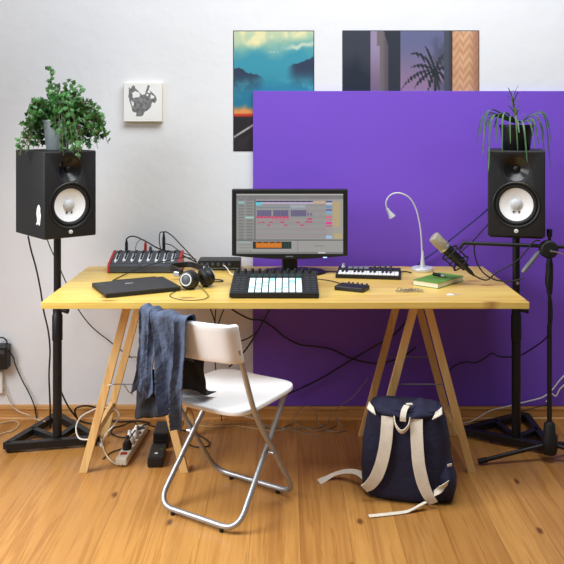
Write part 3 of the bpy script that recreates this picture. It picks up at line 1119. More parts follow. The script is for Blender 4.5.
# display strip, side buttons, knobs
MB().box((0, 0, .0008), (.245, .044, .0016), Matrix.Translation(ps(.004, .236)) @ tilt).build('display_strip', MT['rubber'], r)
mb = MB()
for k in range(8):
    mb.box((0, 0, .001), (.016, .004, .0016), Matrix.Translation(ps((k - 3.5) * .0288 + .004, .226, .0008)) @ tilt)
    mb.box((0, 0, .001), (.020, .0028, .0016), Matrix.Translation(ps((k - 3.5) * .0288 + .004, .248, .0008)) @ tilt)
mb.build('display_readout', MT['teal_glow'], r)
b0 = None
for sx in (-1, 1):
    for col_ in range(2):
        for rw in range(7):
            p = ps(sx * (.140 + col_ * .024) + .004, .026 + rw * .029)
            if b0 is None:
                b0 = MB().box((0, 0, .001), (.017, .009, .003), tilt).build('button', MT['dark_grey'], r, bevel=.0008)
                o = b0
            else:
                o = dup(b0, r)
            o.location = p
k0 = None
for i in range(11):
    p = Vector((-.168 + i * .0325, dp - .035, hb - .001))
    if k0 is None:
        k0 = MB().lathe([(.0075, 0), (.0075, .013), (.0066, .0155), (0, .0155)], None, 16).build('knob', MT['rubber'], r, smooth=True)
        o = k0
    else:
        o = dup(k0, r)
    o.location = p

# ------------------------------------------------------------------ mini keyboard
a, b_ = on(335.4, 278.2, TOP), on(400.9, 280.2, TOP)
ang = math.atan2(b_.y - a.y, b_.x - a.x)
wk = (b_ - a).length
r = thing('mini_keyboard', 'small black keyboard with white piano keys beside the lamp base', 'keyboard', tuple(a), ang)
dk = .150
MB().box((wk / 2, dk / 2, .0095), (wk, dk, .019)).build('body', MT['black'], r, bevel=.003)
kw = (wk - .022) / 15
w0 = None
for i in range(15):
    if w0 is None:
        w0 = MB().box((0, 0, .0), (kw - .0012, .078, .008)).build('white_key', MT['white'], r, bevel=.0012)
        o = w0
    else:
        o = dup(w0, r)
    o.location = (.011 + kw * (i + .5), .045, .0195)
bk0 = None
for i in range(14):
    if i % 7 in (2, 6):
        continue
    if bk0 is None:
        bk0 = MB().box((0, 0, 0), (kw * .55, .044, .007)).build('black_key', MT['rubber'], r, bevel=.001)
        o = bk0
    else:
        o = dup(bk0, r)
    o.location = (.011 + kw * (i + 1), .062, .0255)
MB().box((wk / 2, .1175, .021), (wk - .006, .063, .020)).build('control_panel', MT['black'], r, bevel=.003)
k1 = None
for i in range(8):
    if k1 is None:
        k1 = MB().lathe([(.006, 0), (.0055, .011), (0, .012)], None, 14).build('knob', MT['dark_grey'], r, smooth=True)
        o = k1
    else:
        o = dup(k1, r)
    o.location = (wk * .58 + (i % 4) * .026, .102 + (i // 4) * .027, .031)
p1 = None
for i in range(8):
    if p1 is None:
        p1 = MB().box((0, 0, .001), (.021, .018, .004)).build('drum_pad', MT['mid_grey'], r, bevel=.001)
        o = p1
    else:
        o = dup(p1, r)
    o.location = (wk * .2 + (i % 4) * .026, .102 + (i // 4) * .027, .031)
MB().lathe([(.010, 0), (.010, .008), (.006, .010), (.006, .018), (.009, .020), (0, .022)], Matrix.Translation((.028, .116, .030)), 16).build('joystick', MT['light_grey'], r, smooth=True)

# small controller with cluster of knobs
a, b_ = on(336, 290.5, TOP), on(360.5, 293, TOP)
ang = math.atan2(b_.y - a.y, b_.x - a.x)
wk = (b_ - a).length
r = thing('mini_controller', 'palm-sized black box with small knobs between pad controller and cable coil', 'music controller', tuple(a), ang)
MB().box((wk / 2, .045, .010), (wk + .02, .085, .020)).build('body', MT['black'], r, bevel=.004)
k2 = None
for i in range(5):
    if k2 is None:
        k2 = MB().lathe([(.006, 0), (.005, .010), (0, .0115)], None, 14).build('knob', MT['dark_grey'], r, smooth=True)
        o = k2
    else:
        o = dup(k2, r)
    o.location = (.035 + i * .021, .062 - .004 * (i % 2), .020)

# ------------------------------------------------------------------ tangled cable coil
random.seed(3)
pc = on(409.5, 291.8, TOP)
pts = []
for k in range(26):
    t = k / 25
    a1 = k * 1.65
    pts.append(pc + Vector((-.045 + .09 * t + .020 * math.cos(a1), .028 * math.sin(a1 * 1.1) * (.7 + .3 * math.sin(k * .7)), .003 + .010 * (.5 + .5 * math.sin(k * 2.3)))))
pts = [pc + Vector((-.06, .01, .003))] + pts + [pc + Vector((.058, -.018, .003))]
o = MB().tube(curve(pts, 6), .0016, 6).build('cable_coil', MT['cable_grey'], origin=pc)
tag(o, 'little tangle of thin grey cable lying in front of the lamp on the desk', 'cable')

# ------------------------------------------------------------------ book, lighter, scraps
e1, e2, e3 = on(438, 289, TOP), on(416, 284.2, TOP), on(464, 280.9, TOP)
d1, d2 = e2 - e1, e3 - e1
bw, bl = d1.length, d2.length
ang = math.atan2(d2.y, d2.x)
r = thing('hardback_book', 'closed green book with cream pages lying on the desk below the microphone', 'book', tuple(e1), ang)
sgn = 1
MB().box((bl / 2, bw / 2, .0120), (bl - .006, bw - .006, .020)).build('page_block', MT['paper'], r, bevel=.001)
MB().box((bl / 2, bw / 2, .001), (bl, bw, .002)).build('back_cover', MT['green'], r, bevel=.0006)
MB().box((bl / 2, bw / 2, .0232), (bl, bw, .0024)).build('front_cover', MT['green'], r, bevel=.0008)
BZ = TOP + .0244
a, b_ = on(433.5, 275.4, BZ), on(445, 278.0, BZ)
ang = math.atan2(b_.y - a.y, b_.x - a.x)
r = thing('lighter', 'small black lighter with silver end lying on top of the green book', 'lighter', tuple(a), ang)
ln = (b_ - a).length
MB().cyl((0, 0, .0075), (ln * .72, 0, .0075), .0075, seg=16).build('body', MT['black'], r, smooth=True)
MB().cyl((ln * .72, 0, .0075), (ln, 0, .0075), .0072, .0062, seg=16).build('cap', MT['silver'], r, smooth=True)
for i, (x, y, lab, col_) in enumerate(((450.5, 295.0, 'pale scrap of paper near the desk edge, nearer the book', 'white'), (457, 294.4, 'tan scrap of paper near the desk edge, nearer the right corner', 'cable_tan'))):
    p = on(x, y, TOP)
    o = MB().grid(lambda u, v: p + Vector(((u - .5) * .030 * (1 - .2 * i), (v - .5) * .022, .0012 + .003 * abs(math.sin(u * 3 + i)) * abs(math.sin(v * 2.5)))), 5, 4).build('paper_scrap', MT[col_], solid=.0008, origin=p)
    tag(o, lab, 'paper', 'paper scraps on the desk')

# ------------------------------------------------------------------ lamp
LY = 4.06
lb = Vector(((422.5 - VX) * LY / FPX, LY, TOP))
r = thing('desk_lamp', 'silver gooseneck lamp with round base and small head on the desk', 'lamp', tuple(lb))
MB().lathe([(0, 0), (.051, 0), (.053, .003), (.053, .015), (.050, .019), (.014, .021), (0, .021)], None, 48).build('base', MT['silverpaint'], r, smooth=True)
MB().lathe([(.012, .019), (.0095, .05), (.0065, .085), (.005, .10)], Matrix.Translation((0, 0, 0)), 20).build('stem_socket', MT['silverpaint'], r, smooth=True)
neck = [at(x, y, LY) - lb for x, y in ((422, 254), (421.3, 238), (419.5, 223), (416, 209), (410.5, 199), (403, 194), (395, 193.2), (389, 196.5), (386, 203), (387, 209))]
MB().tube(curve(neck, 8), .0040, 12).build('gooseneck', MT['silverpaint'], r, smooth=True)
h0, h1 = at(387, 208.5, LY) - lb, at(392.4, 217.2, LY) - lb
d = h1 - h0
mh_ = d.to_track_quat('Z', 'Y').to_matrix().to_4x4(); mh_.translation = h0
head = MB().lathe([(0, -.002), (.007, 0), (.0085, .012), (.010, .024), (.0175, d.length - .006), (.018, d.length), (.0165, d.length), (.009, .028), (0, .026)], mh_, 24, cap=False).build('lamp_head', MT['silverpaint'], r, smooth=True)
MB().lathe([(0, 0), (.0145, 0)], mh_ @ Matrix.Translation((0, 0, d.length - .008)), 20, cap=False).build('lens', MT['cone'], head)

# ------------------------------------------------------------------ mixer
a, b_ = on(107.2, 273.4, TOP), on(180.0, 273.0, TOP)
wx = b_.x - a.x
r = thing('audio_mixer', 'small grey mixing desk with red end cheeks behind the laptop', 'mixer', (a.x, a.y, TOP))
dm, h0_, h1_ = .165, .040, .084
side = [(0, .004), (dm, .004), (dm, h1_), (dm - .03, h1_), (.012, h0_ + .004), (0, h0_ - .004)]
mx_ = Matrix(((0, 0, 1, 0), (1, 0, 0, 0), (0, 1, 0, 0), (0, 0, 0, 1)))
MB().prism(side, .012, wx - .012, mx_).build('body', MT['dark_grey'], r, bevel=.002)
for x in (0, wx - .012):
    MB().prism([(0, 0), (dm, 0), (dm + .002, h1_ + .003), (dm - .03, h1_ + .004), (.010, h0_ + .008), (-.002, h0_ - .002)], x, x + .012, mx_).build('end_cheek', MT['red'], r, bevel=.003)
slm = math.atan2(h1_ - h0_ - .004, dm - .042)
tm = Matrix.Rotation(slm, 4, 'X')


def ms(x, t):
    return Vector((x, .012 + (dm - .042) * t, h0_ + .004 + (h1_ - h0_ - .004) * t))


MB().box((0, 0, .0004), (wx - .03, (dm - .05) / math.cos(slm), .0012), Matrix.Translation(ms(wx / 2, .5)) @ tm).build('control_panel', MT['dark_grey'], r)
f0 = q0 = s0 = None
nch = 8
for i in range(nch):
    x = .034 + i * (wx - .075) / (nch - 1)
    if f0 is None:
        f0 = MB().box((0, 0, .004), (.010, .017, .010), tm).build('fader', MT['white'], r, bevel=.0015); o = f0
    else:
        o = dup(f0, r)
    o.location = ms(x, .14 + .04 * ((i * 5) % 3))
    if s0 is None:
        s0 = MB().box((0, 0, .0013), (.017, .074, .0014), tm).build('channel_strip', MT['light_grey'], r); o = s0
    else:
        o = dup(s0, r)
    o.location = ms(x, .52)
    for j in range(4):
        if q0 is None:
            q0 = MB().lathe([(.0052, 0), (.0045, .010), (0, .011)], tm, 12).build('knob', MT['rubber'], r, smooth=True); o = q0
        else:
            o = dup(q0, r)
        o.location = ms(x + .003, .36 + j * .16)
j0 = None
for i in range(nch):
    if j0 is None:
        j0 = MB().lathe([(.009, 0), (.009, .003), (.005, .003), (.005, .001), (0, .001)], None, 16).build('socket', MT['black'], r, smooth=True); o = j0
    else:
        o = dup(j0, r)
    o.location = (.036 + i * (wx - .075) / (nch - 1), dm - .014, h1_)
MIX = Vector((a.x, a.y, TOP))

# ------------------------------------------------------------------ laptop
a = on(106, 298.6, TOP)
b_ = on(181, 291.1, TOP)
ang = math.atan2(b_.y - a.y, b_.x - a.x)
lw, ld = (b_ - a).length, .25
r = thing('laptop', 'closed matt black laptop lying at the left end of the desk', 'laptop', tuple(a), ang)
MB().box((lw / 2, ld / 2, .0075), (lw, ld, .011)).build('base', MT['black'], r, bevel=.002)
lid = MB().box((lw / 2, ld / 2, .0172), (lw, ld, .008)).build('lid', MT['laptop'], r, bevel=.003)
MB().box((lw * .60, ld + .010, .0115), (lw * .62, .020, .019)).build('rear_battery', MT['black'], r, bevel=.003)
mb = MB()
for i in range(4):
    mb.box((lw * .40 + i * .009, ld * .66, .0213), (.0065, .010, .0004))
mb.build('lid_mark', MT['light_grey'], lid)
for x in (.03, lw - .03):
    for y in (.03, ld - .03):
        MB().cyl((x, y, 0), (x, y, .003), .008, seg=12).build('rubber_foot', MT['rubber'], r)

# ------------------------------------------------------------------ headphones
hp = on(189, 291, TOP)
r = thing('headphones', 'black headphones with a silver ring lying against the laptop corner', 'headphones', tuple(hp))


def earcup(c, d, name='ear_cup'):
    d = Vector(d).normalized()
    m = d.to_track_quat('Z', 'Y').to_matrix().to_4x4(); m.translation = Vector(c)
    cup = MB().lathe([(0, -.012), (.036, -.012), (.0405, -.004), (.040, .008), (.034, .020), (.026, .023), (0, .023)], m, 36).build(name, MT['black'], r, smooth=True)
    MB().lathe([(.0275, .022), (.0275, .0255), (.022, .0258), (.0215, .0225)], m, 36, cap=False).build('silver_ring', MT['light_grey'], cup, smooth=True)
    MB().lathe([(.0205, .0224), (.010, .0246), (0, .025)], m, 24, cap=False).build('cap_disc', MT['dark_grey'], cup, smooth=True)
    pd = []
    for k in range(40):
        a1 = 2 * PI * k / 40
        pd.append(m @ Vector((math.cos(a1) * .030, math.sin(a1) * .030, -.019)))
    MB().tube(pd, .0125, 10, closed=True).build('ear_cushion', MT['rubber'], cup, smooth=True)
    return m


c1 = Vector((-.006, .032, .0425))
c2 = Vector((.070, .100, .0435))
earcup(c1, (-.35, -.9, .18))
earcup(c2, (.75, .45, .25))
band = curve([c1 + Vector((-.030, .012, .030)), c1 + Vector((-.070, .045, .040)), c1 + Vector((-.095, .10, .036)), c1 + Vector((-.075, .16, .034)), c1 + Vector((-.015, .175, .036)), c2 + Vector((-.035, .045, .034)), c2 + Vector((.0, .02, .036))], 8)
MB().ribbon(band, (0, 0, 1), .026, .007).build('headband', MT['black'], r, smooth=True, bevel=.002)
for c, s in ((c1, -1), (c2, 1)):
    q = c + (Vector((-.055, .030, .020)) if s < 0 else Vector((-.008, .030, .030)))
    MB().box((0, 0, 0), (.030, .010, .022), Matrix.Translation(q) @ Matrix.Rotation(R(-32 if s < 0 else 40), 4, 'Z')).build('slider', MT['silver'], r, bevel=.003)
q = hp
loop = [at(192, 283, 3.60), on(198, 285.5, TOP + .012), on(205.5, 292, TOP + .003), on(208, 297, TOP + .003), on(200, 299.7, TOP + .003), on(185, 300, TOP + .003), on(172.5, 297.6, TOP + .003), on(170, 294.6, TOP + .003), on(176, 291.3, TOP + .003)]
MB().tube(curve(loop, 8), .0016, 6).build('headphone_lead', MT['cable'], r, True, smooth=True)

# ------------------------------------------------------------------ audio interface
a, b_ = on(198, 270.6, TOP), on(230, 270.6, TOP)
r = thing('audio_interface', 'flat black audio box with a row of knobs left of the monitor', 'audio interface', (a.x, a.y, TOP))
wi = b_.x - a.x + .05
MB().box((wi / 2, .055, .026), (wi, .11, .046)).build('body', MT['black'], r, bevel=.003)
MB().box((wi / 2, .0015, .012), (wi - .01, .006, .003)).build('front_trim', MT['mid_grey'], r)
kk = None
for i in range(6):
    if kk is None:
        kk = MB().lathe([(.009, 0), (.008, .012), (0, .013)], Matrix.Rotation(R(90), 4, 'X'), 16).build('knob', MT['dark_grey'], r, smooth=True); o = kk
    else:
        o = dup(kk, r)
    o.location = (.020 + i * .027, 0, .032)
for x in (.02, wi - .02):
    for y in (.02, .09):
        MB().cyl((x, y, 0), (x, y, .004), .008, seg=10).build('rubber_foot', MT['rubber'], r)

# ------------------------------------------------------------------ microphone stand and microphone
SY = 3.735
SX = (549.5 - VX) * SY / FPX
r = thing('microphone_stand', 'black boom microphone stand on tripod feet at the right edge', 'microphone stand', (SX, SY, 0))
jt = at(549, 249.5, SY - .02)
MB().lathe([(.011, .10), (.011, .62), (.0075, .622), (.0075, 1.035)], None, 18).build('pole', MT['steel_black'], r, smooth=True)
gz0, gz1 = EYE - (290 - VY) * SY / FPX, EYE - (258 - VY) * SY / FPX
MB().lathe([(.011, gz0 - .02), (.0135, gz0), (.0165, gz0 + .05), (.0165, gz0 + .11), (.011, gz1)], None, 20).build('grip', MT['rubber'], r, smooth=True)
MB().lathe([(.010, 1.015), (.0125, 1.02), (.0125, 1.05), (0, 1.052)], None, 16).build('pole_cap', MT['steel_black'], r, smooth=True)
mj = Matrix.Translation(jt) @ Matrix.Rotation(R(90), 4, 'X')
MB().lathe([(0, -.035), (.036, -.033), (.041, -.02), (.041, .006), (.034, .014), (0, .016)], mj, 32).build('boom_joint', MT['rubber'], r, True, smooth=True)
ws = jt + Vector((0, -.018, -.002))
mb = MB().cyl(ws, ws + Vector((0, -.012, 0)), .006, seg=12)
mb.tube([ws + Vector((0, -.012, 0)), ws + Vector((.035, -.014, -.006)), ws + Vector((.072, -.016, -.020))], [.0035, .003, .004], 8)
mb.build('wing_screw', MT['chrome'], r, True, smooth=True)
bm0, bm1 = at(463.5, 243.0, SY - .02), at(563, 246.8, SY - .02)
far = bm0 + (bm1 - bm0) * 1.35
MB().cyl(bm0, far, .0085, seg=14).build('boom_arm', MT['steel_black'], r, True, smooth=True)
g0, g1 = at(522.5, 272.5, SY - .015), at(539.5, 251.0, SY - .015)
MB().tube([g0, g0.lerp(g1, .08), g0.lerp(g1, .85), g1], [.007, .0105, .0105, .006], 14).build('boom_clutch', MT['mid_grey'], r, True, smooth=True)
hubz = .105
MB().lathe([(.012, .03), (.030, .035), (.036, .06), (.036, .11), (.028, .125), (.024, .17), (.014, .18)], None, 24).build('tripod_hub', MT['rubber'], r, smooth=True)
for px_, py_ in ((478, 462.4), (600, 464), (592, 447)):
    e = on(px_, py_, .012)
    e = Vector((e.x - SX, e.y - SY, .012))
    d = e.normalized() * .33
    d.z = .012
    lg = MB().tube([Vector((0, 0, .075)) + Vector((d.x, d.y, 0)) * .06, Vector((d.x, d.y, .016))], .0095, 12).build('leg', MT['steel_black'], r, smooth=True)
    s_ = Vector((d.x, d.y, .016)); tt = Vector((d.x, d.y, -.06)).normalized()
    MB().tube([s_ - tt * .035, s_ + tt * .004], .0125, 12).build('rubber_foot', MT['rubber'], lg, smooth=True)
# shock mount hangs on the boom end
YM = SY - .02
mA, mB_, mC = at(432.8, 236.0, YM), at(444.6, 248.0, YM), at(466.0, 267.8, YM)
ax = (mC - mA).normalized()
mm = ax.to_track_quat('Z', 'Y').to_matrix().to_4x4()
cen = mB_.lerp(mC, .48)
mb = MB()
for off in (-.032, .038):
    ring = [mm.to_3x3() @ Vector((math.cos(2 * PI * k / 32) * .043, math.sin(2 * PI * k / 32) * .043, off)) + cen for k in range(32)]
    mb.tube(ring, .0035, 8, closed=True)
for k in range(6):
    a1 = 2 * PI * k / 6
    p0 = mm.to_3x3() @ Vector((math.cos(a1) * .043, math.sin(a1) * .043, -.032)) + cen
    p1 = mm.to_3x3() @ Vector((math.cos(a1) * .043, math.sin(a1) * .043, .038)) + cen
    mb.tube([p0, p1], .003, 8)
sm = mb.build('shock_mount', MT['black'], r, True, smooth=True)
for k in range(8):
    a1 = 2 * PI * k / 8
    for off in (-.032, .038):
        p0 = mm.to_3x3() @ Vector((math.cos(a1) * .043, math.sin(a1) * .043, off)) + cen
        p1 = mm.to_3x3() @ Vector((math.cos(a1 + .4) * .0225, math.sin(a1 + .4) * .0225, off * .45)) + cen
        MB().tube([p0, p1], .0012, 6).build('elastic_cord', MT['cable'], r, True)
p0 = cen + (mm.to_3x3() @ Vector((.0, 0, -.01))) + Vector((.030, 0, .032))
MB().tube(curve([bm0 + Vector((.004, 0, 0)), bm0 + Vector((-.004, 0, -.004)), p0], 6), .0075, 12).build('mount_bracket', MT['black'], r, True, smooth=True)

r = thing('microphone', 'studio microphone with champagne grille and black body held above the book', 'microphone', tuple(mB_))
lgr = (mB_ - mA).length
m0 = mm.copy(); m0.translation = mA
MB().lathe([(0, 0), (.022, .001), (.0275, .006), (.0280, lgr - .006), (.0265, lgr - .004)], m0, 32).build('grille', MT['grille'], r, True, smooth=True)
MB().lathe([(.0280, lgr - .005), (.0288, lgr - .002), (.0288, lgr + .004), (.0275, lgr + .006), (.02, lgr + .006)], m0, 32).build('silver_collar', MT['silver'], r, True, smooth=True)
lb_ = (mC - mA).length
MB().lathe([(.0255, lgr + .005), (.0240, lgr + .03), (.0215, lb_ - .02), (.0170, lb_), (0, lb_)], m0, 32).build('body', MT['black'], r, True, smooth=True)

# ------------------------------------------------------------------ folding chair
CH = thing('folding_chair', 'white and silver folding chair with a jacket over its back', 'chair', (-.345, 3.165, 0), R(-33))
r = CH
A_pts = fillet([(-.206, -.012, .70), (-.206, .095, .425), (-.206, .380, .0225), (.206, .380, .0225), (.206, .095, .425), (.206, -.012, .70)], .075, 8)
B_pts = fillet([(-.172, .360, .432), (-.196, .00, .0225), (.196, .00, .0225), (.172, .360, .432)], .075, 8)
MB().tube(A_pts, .0108, 14).build('back_frame', MT['tube'], r, smooth=True)
MB().tube(B_pts, .0108, 14).build('seat_frame', MT['tube'], r, smooth=True)
for x, y in ((-.12, .380), (.12, .380), (-.12, 0), (.12, 0)):
    MB().lathe([(0, 0), (.008, 0), (.009, .004), (.009, .014)], Matrix.Translation((x, y, 0)), 12).build('rubber_foot', MT['rubber'], r, smooth=True)
for s in (-1, 1):
    MB().cyl((s * .182, .206, .246), (s * .220, .206, .246), .006, seg=12).build('pivot_bolt', MT['silver'], r, smooth=True)
MB().cyl((-.206, .098, .415), (.206, .098, .415), .006, seg=10).build('seat_rod', MT['tube'], r, smooth=True)


def seatf(u, v):
    # rounded-corner seat pan, dished a little
    x, y = (u - .5) * 2, (v - .5) * 2
    p = 5.0
    mag = max(abs(x), abs(y))
    if mag > 1e-6:
        rr = (abs(x) ** p + abs(y) ** p) ** (1 / p)
        k = mag / rr
        x, y = x * k, y * k
    return Vector((x * .205, .225 + y * .205, .447 - .010 * (1 - x * x) * (1 - .5 * y * y) + .006 * y))


MB().grid(seatf, 24, 24).build('seat', MT['seat'], r, smooth=True, solid=.020, bevel=.005)
mb = MB()
nb, hbk = 24, .075
rows = []
for j in range(7):
    v = j / 6
    row = []
    for i in range(nb + 1):
        u = i / nb
        x = (u - .5) * .425
        bow = -.030 * (1 - (2 * u - 1) ** 2)
        y = -.022 + bow - .040 * (v - .2)
        y += .030 * max(0.0, (abs(2 * u - 1) - .86) / .14) ** 2
        z = .648 + v * .148
        row.append((x, y, z))
    rows.append(row)
MB().grid(lambda u, v: Vector(rows[int(round(v * 6))][int(round(u * nb))]), nb, 6).build('backrest', MT['seat'], r, smooth=True, solid=.022, bevel=.006)

# ------------------------------------------------------------------ jacket over the backrest
JK = thing('jacket', 'faded blue cotton jacket with dark lining hanging over the chair back', 'jacket', (-.345, 3.165, .80), R(-33))
C0 = Matrix.Translation((0, 0, -.80))


def bow(x):
    u = x / .425 + .5
    return -.030 * (1 - (2 * u - 1) ** 2) if 0 <= u <= 1 else .012 * (abs(2 * u - 1) - 1)


def drape(x0t, x1t, x0b, x1b, back_len, front_len, front_gap, seed_, folds, amp, skew=0.0, off=.0):
    """cloth from the rear hem over the top of the backrest to the front hem"""
    def fn(u, v):
        top_r = .020 + off
        s = -back_len + v * (back_len + front_len)      # <0 rear side, >0 front side
        t = min(1.0, abs(s) / max(back_len, .001))
        x = (x0t + (x1t - x0t) * u) * (1 - t) + (x0b + (x1b - x0b) * u) * t
        ztop = .799
        n1 = noise.noise(Vector((u * 3 + seed_, s * 4, seed_)))
        fold = amp * (1.3 - 2.6 * abs(math.sin(u * folds * PI + seed_ + 1.3 * n1 + s * 1.5)) ** .8 + .7 * math.sin(u * folds * 5.3 + 1.7 * seed_ - s * 6) + .5 * noise.fractal(Vector((u * 6, s * 14, seed_ + 4)), 1.0, 2.0, 3))
        fold *= .30 + .9 * min(1, abs(s) / .15)
        yb = -.022 + bow(x) - .040 * .8
        hem = .035 * noise.noise(Vector((u * 4, seed_, 3.3))) + skew * (u - .5)
        if s < 0:
            d = -s
            if d < .03:
                a1 = d / .03 * (PI / 2)
                y, z = yb - math.sin(a1) * top_r, ztop + math.cos(a1) * top_r - .0
            else:
                dd = d - .03
                y = yb - top_r + .018 * min(1, dd / .1) - .012 * min(1, dd / .3)
                z = ztop - dd * (1 + hem / .4)
            y -= fold + amp * 1.0
        else:
            d = s
            if d < .03:
                a1 = d / .03 * (PI / 2)
                y, z = yb + math.sin(a1) * top_r, ztop + math.cos(a1) * top_r
            else:
                dd = d - .03
                y = yb + top_r + front_gap * dd
                z = ztop - dd
            y += abs(fold) * .7
        z += .006 * math.sin(u * 11 + seed_) * max(0, 1 - abs(s) / .06)
        x += .012 * noise.noise(Vector((u * 2, s * 6, seed_ + 9)))
        return C0 @ Vector((x, y, z))
    return fn


MB().grid(drape(-.172, .045, -.120, -.005, .41, .20, .10, 2.3, 1.9, .010, skew=.07), 90, 120).build('front_panel', MT['denim'], JK, smooth=True, solid=.003)
MB().grid(drape(-.215, -.120, -.255, -.140, .345, .17, .10, 6.1, 1.6, .009, off=.004), 60, 90).build('sleeve', MT['denim'], JK, smooth=True, solid=.003)


def hang(u, v):
    # dark lining that shows below the short side
    z = .58 - v * (.215 + .03 * noise.noise(Vector((u * 3, 1, 5))) - .05 * u)
    x = -.250 + .18 * u - .02 * v
    y = -.062 + .010 * math.sin(u * 12 + v * 2) + .008 * noise.noise(Vector((u * 5, v * 5, 2)))
    return C0 @ Vector((x, y, z))


MB().grid(hang, 40, 40).build('lining', MT['lining'], JK, smooth=True, solid=.003)


def inner(u, v):
    # lining side that falls in front of the backrest onto the seat
    x = -.20 + (.20 + .050 * (1 - .9 * v)) * u - .01 * v
    z = .76 - v * .34
    y = -.010 + .10 * v ** 1.4 + .012 * math.sin(u * 9 + v * 3) + .012 * noise.noise(Vector((u * 4, v * 5, 8)))
    if z < .475:
        y += (.475 - z) * .8
        z = .475 - (.475 - z) * .12
    return C0 @ Vector((x, y, z))


MB().grid(inner, 40, 50).build('lining', MT['lining'], JK, smooth=True, solid=.003)

# ------------------------------------------------------------------ backpack
BP = thing('backpack', 'navy canvas backpack with off-white straps standing on the floor', 'backpack', (.497, 3.43, 0), R(-13))
r = BP
NB = 48


def sect(z):
    t = z / .375
    w = .178 - .024 * t ** 1.5 + .010 * math.sin(t * PI)
    if t < .1:
        w -= .022 * (1 - t / .1) ** 2
    if t > .8:
        w -= .012 * (t - .8) / .2
    d = .112 - .030 * t + .012 * math.sin(t * PI)
    if t < .08:
        d -= .02 * (1 - t / .08) ** 2
    return w, d


def sup(a1, w, d, p=3.2):
    c, s_ = math.cos(a1), math.sin(a1)
    return math.copysign(abs(c) ** (2 / p), c) * w, math.copysign(abs(s_) ** (2 / p), s_) * d


mb = MB()
rows = []
NZ = 34
for j in range(NZ + 1):
    z = .002 + .368 * j / NZ
    w, d = sect(z)
    ring = []
    for i in range(NB):
        a1 = 2 * PI * i / NB
        x, y = sup(a1, w, d)
        n1 = noise.fractal(Vector((x * 11, y * 11 + 3, z * 9)), 1.0, 2.0, 3)
        k = 1 + .045 * n1
        ring.append(mb.bm.verts.new((x * k, y * k - .010 * (z / .37), z)))
    rows.append(ring)
for a_, b_ in zip(rows, rows[1:]):
    for i in range(NB):
        j = (i + 1) % NB
        mb.bm.faces.new((a_[i], a_[j], b_[j], b_[i]))
mb.bm.faces.new(list(reversed(rows[0]))); mb.bm.faces.new(rows[-1])
mb.build('main_body', MT['navy'], r, smooth=True)
# flap: soft lid with two puffy lobes
mb = MB()


def lid(u, v):
    a1 = 2 * PI * u
    x, y = sup(a1, .134, .098, 2.8)
    k = math.cos(v * PI / 2 * .98)
    fl = 1.0 + .07 * math.sin(v * PI)
    x, y = x * max(k, .02) * fl, y * max(k, .02) * fl - .016
    z = .352 + (.036 - .018 * math.exp(-(x * x) / .0016)) * math.sin(v * PI / 2) + .014 * noise.noise(Vector((x * 16, y * 16, v * 2))) * math.sin(v * PI * .8) + .005 * math.cos(2 * a1)
    return Vector((x, y, z))


mb.grid(lid, 56, 16)
bmesh.ops.remove_doubles(mb.bm, verts=mb.bm.verts, dist=.0004)
mb.build('lid_flap', MT['navy'], r, smooth=True)
for s in (-1, 1):
    q = [Vector((s * .112, -.111, .348)), Vector((s * .152, -.090, .366)), Vector((s * .148, -.040, .378)), Vector((s * .126, -.085, .372))]
    MB().grid(lambda u, v: (q[0] * (1 - u) + q[1] * u) * (1 - v) + (q[3] * (1 - u) + q[2] * u) * v + Vector((0, -.004 * math.sin(u * PI), 0)), 6, 4).build('lid_corner', MT['strap'], r, solid=.003, smooth=True)
fy = lambda z: -sect(max(.0, z))[1] * 1.0 - .010 * (z / .37) - .007

# shoulder straps on the side that faces the room
Ls = [(-.066, .345), (-.067, .30), (-.072, .24), (-.086, .17), (-.108, .11), (-.135, .070), (-.160, .050)]
C_ = curve([(x, fy(z) - .012 * math.sin(PI * min(1, i / 6)), z) for i, (x, z) in enumerate(Ls)], 6)
MB().ribbon(C_, (1, 0, 0.0), [.050] * (len(C_) - 14) + [.050 - .0009 * k for k in range(14)], .006).build('shoulder_strap', MT['strap'], r, bevel=.001)
Rs = [(.050, .345), (.051, .30), (.055, .24), (.062, .17), (.078, .10), (.098, .05), (.118, .018)]
C_ = curve([(x, fy(z) - .012 * math.sin(PI * min(1, i / 6)), z) for i, (x, z) in enumerate(Rs)], 6)
MB().ribbon(C_, (1, 0, 0.0), [.050] * (len(C_) - 14) + [.050 - .0009 * k for k in range(14)], .006).build('shoulder_strap', MT['strap'], r, bevel=.001)
C_ = curve([(-.040, fy(.345) - .004, .348), (-.030, fy(.32) - .020, .318), (-.006, fy(.30) - .028, .300), (.018, fy(.32) - .020, .318), (.026, fy(.345) - .004, .348)], 6)
MB().ribbon(C_, (0, -.5, .8), .020, .004).build('grab_handle', MT['strap'], r, bevel=.001)
C_ = curve([(-.002, -.128, .338), (-.002, -.127, .358), (.002, -.112, .378), (.010, -.085, .388)], 6)
MB().ribbon(C_, (1, 0, 0), .024, .003).build('lid_strap', MT['strap'], r, bevel=.0008)
MB().box((0, 0, 0), (.026, .016, .006), Matrix.Translation((.020, -.078, .392)) @ Matrix.Rotation(.4, 4, 'Z')).build('buckle', MT['offwhite'], r, bevel=.002)
# side pocket bulge
mb = MB()


def pocket(u, v):
    a1 = 2 * PI * u
    t = v
    rr = math.sin(PI * min(1, .12 + .80 * t)) ** .45 if t < 1 else 0
    x, y = sup(a1, .052 * (1.05 - .25 * t) * rr, .088 * rr, 3.0)
    n1 = noise.noise(Vector((x * 25, y * 25, v * 4)))
    return Vector((.158 - .006 * t + x * (1 + .10 * n1), -.012 + y * (1 + .08 * n1), .006 + .165 * v))


